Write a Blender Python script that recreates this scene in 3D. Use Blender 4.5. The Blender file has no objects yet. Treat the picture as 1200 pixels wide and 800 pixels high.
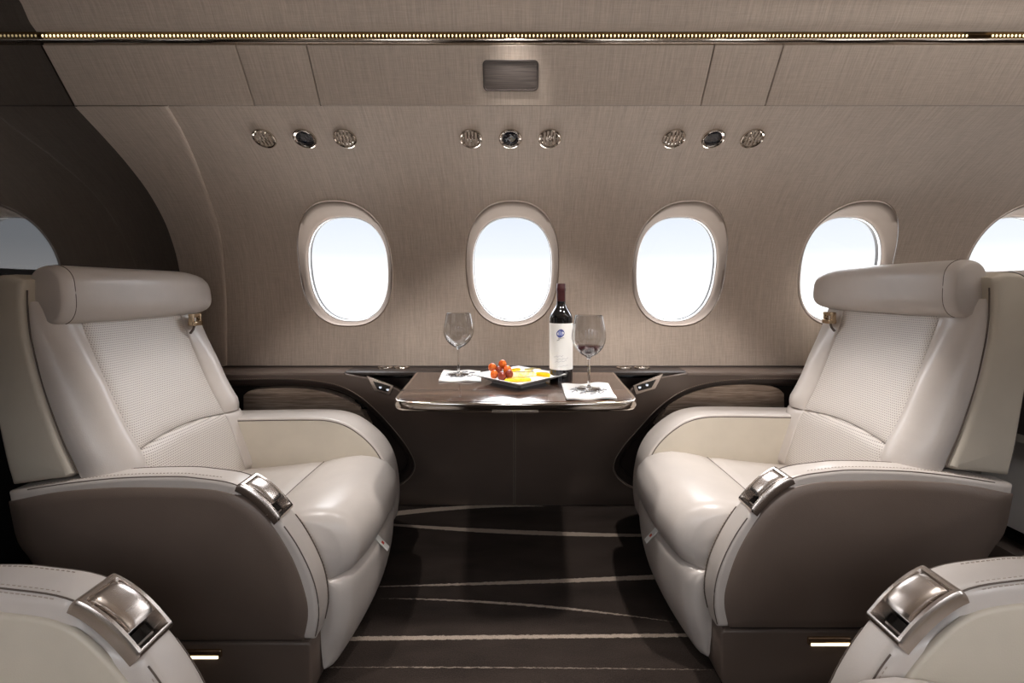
import bpy, bmesh, math, random
from mathutils import Vector, Matrix
random.seed(7)
S = bpy.context.scene
COL = S.collection
PI = math.pi
E = 0.93          # eye height above the cabin floor
F = 520.0
CX, CY = 602.0, 338.0

def at(px, py, Y):            # world point at depth Y
    return ((px-CX)*Y/F, Y, E-(py-CY)*Y/F)
def onz(px, py, z):           # world point at height z
    Y = (E-z)*F/(py-CY)
    return ((px-CX)*Y/F, Y, z)

# ------------------------------------------------------------------ materials
def newmat(name):
    m = bpy.data.materials.new(name); m.use_nodes = True
    nt = m.node_tree
    return m, nt, nt.nodes['Principled BSDF']
def setp(b, **k):
    for n, v in k.items():
        b.inputs[n.replace('_', ' ')].default_value = v
def srgb(r, g, b):
    f = lambda c: ((c/255+0.055)/1.055)**2.4 if c > 10 else c/255/12.92
    return (f(r), f(g), f(b), 1)
def N(nt, t, **k):
    n = nt.nodes.new(t)
    for a, v in k.items(): setattr(n, a, v)
    return n
def L(nt, a, b): nt.links.new(a, b)
def math_(nt, op, a, b=None, c=None, clamp=False):
    n = N(nt, 'ShaderNodeMath', operation=op); n.use_clamp = clamp
    for i, v in enumerate((a, b, c)):
        if v is None: continue
        if isinstance(v, (int, float)): n.inputs[i].default_value = v
        else: L(nt, v, n.inputs[i])
    return n.outputs[0]
def noise(nt, vec, scale, detail=3, rough=.55):
    n = N(nt, 'ShaderNodeTexNoise'); n.inputs['Scale'].default_value = scale
    n.inputs['Detail'].default_value = detail; n.inputs['Roughness'].default_value = rough
    if vec is not None: L(nt, vec, n.inputs['Vector'])
    return n.outputs['Fac']
def mapping(nt, scale, rot=(0, 0, 0), src='Object'):
    tc = N(nt, 'ShaderNodeTexCoord'); mp = N(nt, 'ShaderNodeMapping')
    mp.inputs['Scale'].default_value = scale; mp.inputs['Rotation'].default_value = rot
    L(nt, tc.outputs[src], mp.inputs['Vector']); return mp.outputs[0]
def ramp(nt, fac, stops):
    r = N(nt, 'ShaderNodeValToRGB'); e = r.color_ramp.elements
    e[0].position, e[0].color = stops[0]; e[1].position, e[1].color = stops[-1]
    for p, c in stops[1:-1]:
        x = e.new(p); x.color = c
    L(nt, fac, r.inputs[0]); return r.outputs[0]
def bump(nt, b, h, strength=.2, dist=.002):
    n = N(nt, 'ShaderNodeBump'); n.inputs['Strength'].default_value = strength
    n.inputs['Distance'].default_value = dist
    L(nt, h, n.inputs['Height']); L(nt, n.outputs[0], b.inputs['Normal'])

def leather(name, col, rough=.42, grain=.25, spec=.5):
    m, nt, b = newmat(name)
    v = mapping(nt, (1, 1, 1))
    lo = tuple(c*.93 for c in col[:3])+(1,)
    L(nt, ramp(nt, noise(nt, v, 9, 3), [(.35, lo), (.65, col)]), b.inputs['Base Color'])
    setp(b, Roughness=rough); b.inputs['Specular IOR Level'].default_value = spec
    vo = N(nt, 'ShaderNodeTexVoronoi'); vo.inputs['Scale'].default_value = 420
    L(nt, v, vo.inputs['Vector'])
    h = math_(nt, 'ADD', math_(nt, 'MULTIPLY', vo.outputs['Distance'], .5), math_(nt, 'MULTIPLY', noise(nt, v, 14, 3), 2.2))
    bump(nt, b, h, grain, .0012)
    return m
def linen(name, col, amt=.16):
    m, nt, b = newmat(name)
    a = noise(nt, mapping(nt, (560, 22, 22)), 1, 3)
    c = noise(nt, mapping(nt, (24, 430, 430)), 1, 2)
    d = noise(nt, mapping(nt, (190, 5, 5)), 1, 2)
    f = math_(nt, 'ADD', math_(nt, 'ADD', math_(nt, 'MULTIPLY', a, .5), math_(nt, 'MULTIPLY', c, .25)), math_(nt, 'MULTIPLY', d, .25))
    lo = tuple(x*(1-amt*1.9) for x in col[:3])+(1,); hi = tuple(min(1, x*(1+amt*1.7)) for x in col[:3])+(1,)
    L(nt, ramp(nt, f, [(.34, lo), (.66, hi)]), b.inputs['Base Color'])
    setp(b, Roughness=.62); b.inputs['Specular IOR Level'].default_value = .35
    b.inputs['Sheen Weight'].default_value = .15
    bump(nt, b, f, .25, .001)
    return m
def metal(name, col, rough=.28, brush=(4, 4, 300), amt=.12):
    m, nt, b = newmat(name)
    setp(b, Metallic=1.0, Base_Color=col)
    n = noise(nt, mapping(nt, brush), 1, 2)
    L(nt, math_(nt, 'ADD', math_(nt, 'MULTIPLY', n, amt), rough-amt/2), b.inputs['Roughness'])
    return m
def plain(name, col, rough=.5, metallic=0, spec=.5, coat=0, emit=None, es=0):
    m, nt, b = newmat(name)
    setp(b, Base_Color=col, Roughness=rough, Metallic=metallic)
    b.inputs['Specular IOR Level'].default_value = spec
    b.inputs['Coat Weight'].default_value = coat; b.inputs['Coat Roughness'].default_value = .03
    if emit: b.inputs['Emission Color'].default_value = emit; b.inputs['Emission Strength'].default_value = es
    return m
def wood(name, c1, c2, c3, rough, scale=(2.2, 45, 45), coat=0, bandscale=1.0):
    m, nt, b = newmat(name)
    v = mapping(nt, scale)
    f = math_(nt, 'ADD', math_(nt, 'MULTIPLY', noise(nt, v, bandscale, 4, .6), .7), math_(nt, 'MULTIPLY', noise(nt, v, bandscale*4, 3), .3))
    L(nt, ramp(nt, f, [(.36, c1), (.5, c2), (.62, c3)]), b.inputs['Base Color'])
    setp(b, Roughness=rough); b.inputs['Coat Weight'].default_value = coat; b.inputs['Coat Roughness'].default_value = .03
    return m

M = {}
M['cream'] = leather('cream_leather', srgb(202, 193, 186), .31, .14)
M['beige'] = leather('beige_leather', srgb(204, 194, 178), .45, .16)
M['brown'] = leather('brown_leather', srgb(110, 96, 87), .40, .25)
M['dado'] = leather('dark_brown_leather', srgb(98, 85, 77), .40, .25)
M['roll'] = leather('chocolate_leather', srgb(58, 49, 45), .42, .25)
M['linen'] = linen('linen_fabric', srgb(180, 165, 152), .105)
M['surround'] = plain('window_surround', srgb(132, 119, 109), .85, spec=.12)
M['lacquer'] = wood('dark_lacquered_wood', srgb(12, 9, 8), srgb(19, 15, 13), srgb(25, 20, 17), .05, (40, 40, 1.6), 1.0)
for _n in M['lacquer'].node_tree.nodes:
    if _n.type == 'BSDF_PRINCIPLED': _n.inputs['Coat IOR'].default_value = 1.9; _n.inputs['Coat Roughness'].default_value = .01
M['matte'] = plain('matte_black', srgb(22, 20, 20), .6)
M['gloss_black'] = plain('gloss_black', srgb(12, 11, 11), .12)
M['nickel'] = metal('brushed_nickel', srgb(190, 180, 172), .27, (30, 30, 200), .02)
M['chrome'] = metal('polished_metal', srgb(205, 196, 186), .12, amt=.04)
M['bronze'] = plain('bronze_channel', srgb(84, 64, 40), .35, metallic=.7)
M['gold'] = metal('gold_metal', srgb(212, 190, 160), .2)
M['ebony'] = wood('macassar_veneer', srgb(34, 24, 20), srgb(62, 45, 36), srgb(98, 72, 57), .2, (1.6, 45, 45), .45)
M['zebra'] = wood('zebra_veneer', srgb(128, 112, 99), srgb(166, 147, 131), srgb(194, 177, 160), .42, (5, 90, 90), 0)
M['seal'] = plain('white_seal', srgb(228, 226, 226), .35)
M['seam'] = plain('dark_seam', srgb(92, 80, 72), .7)
M['thread'] = plain('stitch_thread', srgb(165, 152, 140), .7)
M['grey'] = plain('grille_frame', srgb(78, 70, 66), .5)
M['paper'] = plain('paper', srgb(238, 236, 232), .7)
M['cap'] = plain('capsule', srgb(66, 28, 30), .35)
M['bottleglass'] = plain('bottle_glass', srgb(14, 13, 15), .05, coat=.5)
M['blue'] = plain('blue_ink', srgb(74, 84, 148), .6)
M['paleblue'] = plain('pale_blue_ink', srgb(148, 158, 205), .6)
M['ink'] = plain('black_ink', srgb(60, 58, 60), .6)
M['greyink'] = plain('grey_ink', srgb(150, 150, 155), .6)
M['red'] = plain('red_ink', srgb(196, 60, 40), .6)
M['porcelain'] = plain('white_porcelain', srgb(240, 239, 238), .12, coat=.4)
M['led'] = plain('led', (1, .8, .45, 1), .4, emit=(1, .78, .42, 1), es=1.9)
M['lamp'] = plain('lamp_lens', (1, 1, 1, 1), .4, emit=(1, .9, .78, 1), es=6)
M['button'] = plain('button', srgb(205, 210, 220), .4, emit=(.8, .87, 1, 1), es=.35)
M['icon'] = plain('dark_lens', srgb(24, 26, 34), .06, coat=.5)
M['handle_lit'] = plain('lit_handle', (1, .9, .7, 1), .3, emit=(1, .82, .55, 1), es=1.6)

# perforated leather
m, nt, b = newmat('perforated_leather'); M['perf'] = m
uvn = N(nt, 'ShaderNodeUVMap'); uvn.uv_map = 'UVMap'
sep = N(nt, 'ShaderNodeSeparateXYZ'); L(nt, uvn.outputs[0], sep.inputs[0])
PS = 165.0
ux = math_(nt, 'MULTIPLY', sep.outputs[0], PS); uy = math_(nt, 'MULTIPLY', sep.outputs[1], PS)
row = math_(nt, 'MODULO', math_(nt, 'FLOOR', uy), 2.0)
fx = math_(nt, 'SUBTRACT', math_(nt, 'FRACT', math_(nt, 'ADD', ux, math_(nt, 'MULTIPLY', row, .5))), .5)
fy = math_(nt, 'SUBTRACT', math_(nt, 'FRACT', uy), .5)
d2 = math_(nt, 'SQRT', math_(nt, 'ADD', math_(nt, 'MULTIPLY', math_(nt, 'MULTIPLY', fx, fx), 1.0), math_(nt, 'MULTIPLY', math_(nt, 'MULTIPLY', fy, fy), 2.2)))
mk_ = N(nt, 'ShaderNodeMapRange'); mk_.inputs['From Min'].default_value = .20; mk_.inputs['From Max'].default_value = .34
L(nt, d2, mk_.inputs[0])
L(nt, ramp(nt, mk_.outputs[0], [(0, srgb(142, 132, 124)), (1, srgb(208, 199, 191))]), b.inputs['Base Color'])
setp(b, Roughness=.42); bump(nt, b, mk_.outputs[0], .7, .0012)

# speaker mesh
m, nt, b = newmat('grille_mesh'); M['grille'] = m
f = noise(nt, mapping(nt, (10, 10, 900)), 1, 2)
L(nt, ramp(nt, f, [(.35, srgb(70, 62, 58)), (.65, srgb(100, 90, 85))]), b.inputs['Base Color']); setp(b, Roughness=.6)

# clear window pane: mostly transmitting with a fresnel gloss
def pane_mat(name, gl=.05, tint=(1, 1, 1, 1)):
    m = bpy.data.materials.new(name); m.use_nodes = True; nt = m.node_tree; nt.nodes.clear()
    o = N(nt, 'ShaderNodeOutputMaterial'); mx = N(nt, 'ShaderNodeMixShader')
    t = N(nt, 'ShaderNodeBsdfTransparent'); g = N(nt, 'ShaderNodeBsdfGlossy')
    t.inputs[0].default_value = tint; g.inputs['Roughness'].default_value = .02
    lw = N(nt, 'ShaderNodeLayerWeight'); lw.inputs[0].default_value = .5
    fr = math_(nt, 'ADD', math_(nt, 'MULTIPLY', math_(nt, 'POWER', lw.outputs['Facing'], 5.0), .9), .04)
    L(nt, fr, mx.inputs[0]); L(nt, t.outputs[0], mx.inputs[1]); L(nt, g.outputs[0], mx.inputs[2])
    L(nt, mx.outputs[0], o.inputs[0]); return m
M['pane'] = pane_mat('acrylic_pane')
m, nt, b = newmat('crystal'); M['crystal'] = m
setp(b, Roughness=0.0, IOR=1.5); b.inputs['Transmission Weight'].default_value = 1
m, nt, b = newmat('wine'); M['wine'] = m
setp(b, Roughness=0.0, IOR=1.34, Base_Color=(.16, .03, .05, 1)); b.inputs['Transmission Weight'].default_value = .8
m, nt, b = newmat('grape_skin'); M['grape'] = m
L(nt, ramp(nt, noise(nt, mapping(nt, (1, 1, 1)), 60, 2), [(.35, srgb(190, 70, 28)), (.65, srgb(226, 122, 44))]), b.inputs['Base Color'])
setp(b, Roughness=.15); b.inputs['Subsurface Weight'].default_value = .3; b.inputs['Subsurface Radius'].default_value = (.01, .004, .002)
m, nt, b = newmat('dark_grape_skin'); M['grape_dark'] = m
setp(b, Roughness=.15, Base_Color=srgb(128, 52, 32)); b.inputs['Subsurface Weight'].default_value = .2
m, nt, b = newmat('mango'); M['mango'] = m
L(nt, ramp(nt, noise(nt, mapping(nt, (1, 1, 1)), 70, 3), [(.35, srgb(248, 178, 10)), (.65, srgb(255, 214, 40))]), b.inputs['Base Color']); setp(b, Roughness=.25)
m, nt, b = newmat('pale_cheese'); M['cheese'] = m
L(nt, ramp(nt, noise(nt, mapping(nt, (1, 1, 1)), 90, 3), [(.4, srgb(250, 226, 120)), (.6, srgb(248, 240, 205))]), b.inputs['Base Color']); setp(b, Roughness=.4)

# carpet with woven stripes
m, nt, b = newmat('carpet'); M['carpet'] = m
tc = N(nt, 'ShaderNodeTexCoord'); sp = N(nt, 'ShaderNodeSeparateXYZ'); L(nt, tc.outputs['Object'], sp.inputs[0])
Xs, Ys = sp.outputs[0], sp.outputs[1]
n1 = noise(nt, mapping(nt, (60, 300, 1)), 1, 3, .7)
n2 = noise(nt, mapping(nt, (350, 350, 1)), 1, 2)
n3 = noise(nt, mapping(nt, (3, 9, 1)), 1, 3)
Yd = math_(nt, 'ADD', Ys, math_(nt, 'MULTIPLY', math_(nt, 'SUBTRACT', n1, .5), .012))
stripes_px = [[(467, 601, 6), (533, 595, 4.5), (640, 593, .3)], [(465, 615, 2.5), (600, 623, 5), (747, 627, 3.5)],
              [(443, 687, .8), (610, 682, 4.2), (763, 676, 5.5)], [(457, 701, .6), (610, 708, 3), (787, 728, .5)],
              [(413, 748, 5.5), (600, 746, 5), (797, 744, 4.5)], [(400, 781.5, .9), (600, 782, 1.4), (800, 784, .9)]]
def quad(p):
    (x0, y0), (x1, y1), (x2, y2) = p
    A = Matrix(((x0*x0, x0, 1), (x1*x1, x1, 1), (x2*x2, x2, 1))); return A.inverted() @ Vector((y0, y1, y2))
tot = None
for st in stripes_px:
    pc, pw = [], []
    for (x, y, w) in st:
        X, Y, _ = onz(x, y, 0); pc.append((X, Y)); pw.append((X, w*.5*Y/(y-CY)))
    a, q = quad(pc), quad(pw)
    XX = math_(nt, 'MULTIPLY', Xs, Xs)
    c = math_(nt, 'ADD', math_(nt, 'ADD', math_(nt, 'MULTIPLY', XX, a[0]), math_(nt, 'MULTIPLY', Xs, a[1])), a[2])
    w = math_(nt, 'ADD', math_(nt, 'ADD', math_(nt, 'MULTIPLY', XX, q[0]), math_(nt, 'MULTIPLY', Xs, q[1])), q[2])
    d = math_(nt, 'SUBTRACT', w, math_(nt, 'ABSOLUTE', math_(nt, 'SUBTRACT', Yd, c)))
    mm = math_(nt, 'MULTIPLY', d, 700.0, clamp=True)
    tot = mm if tot is None else math_(nt, 'MAXIMUM', tot, mm)
tot = math_(nt, 'MULTIPLY', tot, math_(nt, 'ADD', math_(nt, 'MULTIPLY', n2, 1.2), .25), clamp=True)
mx = N(nt, 'ShaderNodeMix', data_type='RGBA')
L(nt, tot, mx.inputs['Factor'])
L(nt, ramp(nt, math_(nt, 'ADD', math_(nt, 'MULTIPLY', n2, .5), math_(nt, 'MULTIPLY', n3, .5)), [(.35, srgb(37, 31, 28)), (.65, srgb(62, 53, 48))]), mx.inputs['A'])
mx.inputs['B'].default_value = srgb(172, 156, 142)
L(nt, mx.outputs['Result'], b.inputs['Base Color']); setp(b, Roughness=.95)
b.inputs['Specular IOR Level'].default_value = .1
bump(nt, b, math_(nt, 'ADD', n2, math_(nt, 'MULTIPLY', tot, .6)), .6, .004)

# ------------------------------------------------------------------ mesh helpers
def mk(name, V, Fc, mat, parent=None, xf=None, smooth=True, ang=38, uv=None, loc=None, merge=1e-6):
    me = bpy.data.meshes.new(name)
    if xf: V = [xf(v) for v in V]
    if loc is not None: V = [(v[0]-loc[0], v[1]-loc[1], v[2]-loc[2]) for v in V]
    me.from_pydata([tuple(v) for v in V], [], Fc)
    if uv is not None:
        ul = me.uv_layers.new(name='UVMap')
        for lp in me.loops: ul.data[lp.index].uv = uv[lp.vertex_index]
    bm = bmesh.new(); bm.from_mesh(me)
    if merge: bmesh.ops.remove_doubles(bm, verts=bm.verts, dist=merge)
    bmesh.ops.recalc_face_normals(bm, faces=bm.faces)
    bm.to_mesh(me); bm.free()
    if smooth:
        me.shade_smooth(); me.set_sharp_from_angle(angle=math.radians(ang))
    me.materials.append(mat if not isinstance(mat, str) else M[mat])
    o = bpy.data.objects.new(name, me); COL.objects.link(o)
    if parent: o.parent = parent
    if loc is not None: o.location = loc
    return o
def empty(name, loc=(0, 0, 0)):
    o = bpy.data.objects.new(name, None); o.empty_display_size = .05; COL.objects.link(o); o.location = loc; return o
def tag(o, label=None, cat=None, group=None, kind=None):
    if label: o['label'] = label
    if cat: o['category'] = cat
    if group: o['group'] = group
    if kind: o['kind'] = kind
    return o
def loft(loops, cap=True, closed=True):
    V, Fc = [], []
    n = len(loops[0])
    for l in loops: V += [tuple(p) for p in l]
    for i in range(len(loops)-1):
        for j in range(n if closed else n-1):
            k = (j+1) % n
            Fc.append((i*n+j, i*n+k, (i+1)*n+k, (i+1)*n+j))
    if cap:
        Fc.append(tuple(range(n))[::-1]); Fc.append(tuple((len(loops)-1)*n+j for j in range(n)))
    return V, Fc
def join(*parts):
    V, Fc = [], []
    for v, f in parts:
        o = len(V); V += list(v); Fc += [tuple(i+o for i in x) for x in f]
    return V, Fc
def catmull(P, n=6, closed=False):
    out = []; m = len(P)
    seg = m if closed else m-1
    for i in range(seg):
        if closed: p0, p1, p2, p3 = P[i-1], P[i], P[(i+1) % m], P[(i+2) % m]
        else:
            p1, p2 = P[i], P[i+1]
            p0 = P[i-1] if i > 0 else tuple(2*a-b for a, b in zip(p1, p2))
            p3 = P[i+2] if i+2 < m else tuple(2*b-a for a, b in zip(p1, p2))
        for k in range(n):
            t = k/n
            out.append(tuple(.5*(2*b+(c-a)*t+(2*a-5*b+4*c-d)*t*t+(3*b-a-3*c+d)*t**3) for a, b, c, d in zip(p0, p1, p2, p3)))
    if not closed: out.append(tuple(P[-1]))
    return out
def area2(P): return sum(P[i-1][0]*P[i][1]-P[i][0]*P[i-1][1] for i in range(len(P)))/2
def inset(P, r):
    s = 1 if area2(P) > 0 else -1; n = len(P); out = []
    for i in range(n):
        a, b, c = P[i-1], P[i], P[(i+1) % n]
        d1 = (b[0]-a[0], b[1]-a[1]); d2 = (c[0]-b[0], c[1]-b[1])
        l1 = math.hypot(*d1) or 1e-9; l2 = math.hypot(*d2) or 1e-9
        n1 = (-d1[1]/l1, d1[0]/l1); n2 = (-d2[1]/l2, d2[0]/l2)
        nx, ny = n1[0]+n2[0], n1[1]+n2[1]; l = math.hypot(nx, ny) or 1e-9
        nx, ny = nx/l, ny/l
        k = 1/max(.5, nx*n1[0]+ny*n1[1])
        out.append((b[0]+s*nx*r*k, b[1]+s*ny*r*k))
    return out
def slab(P, a, b, r0, r1, mapf, n=5, bulge0=0, bulge1=0, rings=0):
    """outline P (2D) swept from a to b along the third axis with rounded edges; mapf(p, q, t) -> xyz"""
    loops = []
    s = 1 if b > a else -1
    for k in range(n+1):
        th = PI/2*k/n
        loops.append([mapf(p[0], p[1], a+s*r0*(1-math.sin(th))) for p in inset(P, r0*(1-math.cos(th)) if r0 else 0)] if r0 or k == n else None)
    for k in range(n, -1, -1):
        th = PI/2*k/n
        loops.append([mapf(p[0], p[1], b-s*r1*(1-math.sin(th))) for p in inset(P, r1*(1-math.cos(th)) if r1 else 0)] if r1 or k == n else None)
    loops = [l for l in loops if l]
    # fix: sin/cos sense (k=0 is the cap rim)
    out = []
    h = len(loops)
    return loft(loops)
def slabY(P, y0, y1, r0=.01, r1=.01, n=5):     # P in XZ, swept in Y
    loops = []
    for k in range(n+1):
        th = PI/2*k/n
        loops.append([(p[0], y0+r0*(1-math.sin(th)), p[1]) for p in (inset(P, r0*(1-math.cos(th))) if 0 else inset(P, r0*(1-math.sin(PI/2-th+0)) if 0 else r0*(1-math.sin(th)) if 0 else r0*(1-math.cos(PI/2-th))))])
    # k=0: at y0+r0 ... corrected below
    loops = []
    for k in range(n+1):
        th = PI/2*k/n                       # 0: cap rim, 90deg: full outline
        loops.append([(p[0], y0+r0*(1-math.cos(th)), p[1]) for p in inset(P, r0*(1-math.sin(th)))])
    for k in range(n, -1, -1):
        th = PI/2*k/n
        loops.append([(p[0], y1-r1*(1-math.cos(th)), p[1]) for p in inset(P, r1*(1-math.sin(th)))])
    return loft(loops)
def slabG(P, a, b, r0, r1, f, n=4):            # generic version
    loops = []
    s = 1 if b > a else -1
    for k in range(n+1):
        th = PI/2*k/n
        loops.append([f(p[0], p[1], a+s*r0*(1-math.cos(th))) for p in inset(P, r0*(1-math.sin(th)))])
    for k in range(n, -1, -1):
        th = PI/2*k/n
        loops.append([f(p[0], p[1], b-s*r1*(1-math.cos(th))) for p in inset(P, r1*(1-math.sin(th)))])
    return loft(loops)
def box(x0, x1, y0, y1, z0, z1, r=.004):
    r = min(r, (x1-x0)*.45, (z1-z0)*.45, (y1-y0)*.45)
    c = []
    for (cx, cz, a0) in ((x1-r, z1-r, 0), (x0+r, z1-r, 90), (x0+r, z0+r, 180), (x1-r, z0+r, 270)):
        for k in range(4): a = math.radians(a0+k*30); c.append((cx+r*math.cos(a), cz+r*math.sin(a)))
    return slabY(c, y0, y1, r*.98, r*.98, 3)
def tube(P, r=.0015, n=6):
    loops = []
    for i, p in enumerate(P):
        a = Vector(P[max(0, i-1)]); b = Vector(P[min(len(P)-1, i+1)])
        t = (b-a).normalized() if (b-a).length > 1e-9 else Vector((1, 0, 0))
        u = t.cross(Vector((0, 0, 1)));
        if u.length < .1: u = t.cross(Vector((0, 1, 0)))
        u.normalize(); w = t.cross(u)
        loops.append([Vector(p)+u*r*math.cos(2*PI*k/n)+w*r*math.sin(2*PI*k/n) for k in range(n)])
    return loft(loops)
def dashes(P, r=.0011, dl=.0045, gap=.0035):
    parts = []; acc = 0; pts = [Vector(p) for p in P]
    segs = [(pts[i], pts[i+1]) for i in range(len(pts)-1)]
    total = sum((b-a).length for a, b in segs)
    def pos(s):
        for a, b in segs:
            l = (b-a).length
            if s <= l: return a+(b-a)*(s/l if l else 0)
            s -= l
        return pts[-1]
    s = 0
    while s+dl < total:
        parts.append(tube([pos(s), pos(s+dl)], r, 4)); s += dl+gap
    return join(*parts)
def lathe(prof, n=40, c=(0, 0, 0), cap=False):
    loops = [[(c[0]+r*math.cos(2*PI*k/n), c[1]+r*math.sin(2*PI*k/n), c[2]+z) for k in range(n)] for r, z in prof]
    return loft(loops, cap)
def interp(T, x):
    if x <= T[0][0]: return T[0][1]
    for (a, fa), (b, fb) in zip(T, T[1:]):
        if x <= b: return fa+(fb-fa)*(x-a)/(b-a)
    return T[-1][1]
def pchip(T):
    xs = [t[0] for t in T]; ys = [t[1] for t in T]; n = len(T)
    h = [xs[i+1]-xs[i] for i in range(n-1)]; d = [(ys[i+1]-ys[i])/h[i] for i in range(n-1)]
    m = [d[0]]+[0 if d[i-1]*d[i] <= 0 else (2*d[i-1]*d[i]/(d[i-1]+d[i])) for i in range(1, n-1)]+[d[-1]]
    def f(x):
        x = min(max(x, xs[0]), xs[-1])
        i = 0
        while i < n-2 and x > xs[i+1]: i += 1
        t = (x-xs[i])/h[i]
        return (ys[i]*(1+2*t)*(1-t)**2+m[i]*h[i]*t*(1-t)**2+ys[i+1]*t*t*(3-2*t)+m[i+1]*h[i]*t*t*(t-1))
    return f
# ------------------------------------------------------------------ cabin shell
XL, XR = -1.231, 3.40                # bulkhead plane, far end of the cabin
YC = .74                             # cabin centre line
WALL_PX = [(124, 1.249), (150, 1.312), (190, 1.415), (230, 1.513), (270, 1.588), (310, 1.635), (345, 1.657), (378, 1.667), (430, 1.667)]
ZT = sorted((E-(y-CY)*D/F, D) for y, D in WALL_PX)
wallY = pchip(ZT)
Z_BOT, Z_TOP = ZT[0][0], ZT[-1][0]
def wall_px(px, py):
    lo, hi = Z_BOT, Z_TOP
    for _ in range(40):
        z = (lo+hi)/2; Y = wallY(z)
        if CY-(z-E)*F/Y > py: lo = z
        else: hi = z
    return ((px-CX)*Y/F, Y, z)
def wall_n(z):
    d = .002; dy = (wallY(z+d)-wallY(z-d)); n = Vector((0, -2*d, dy)); 
    n = Vector((0, -2*d, -(-dy))) ; n = Vector((0, -1.0, dy/(2*d))).normalized()
    return n                          # towards the cabin interior
def seamX(z):                         # curved joint between end trim and main wall
    return SEAM(z)
_s = []
for px, py in ((197, 125), (209, 145), (230, 190), (243, 225), (257, 270), (264, 330), (266, 380), (266, 430)):
    p = wall_px(px, py); _s.append((p[2], p[0]))
SEAM = pchip(sorted(_s))

WX = [-.005+.614*(i-1) for i in range(0, 6)]       # window centres
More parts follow.
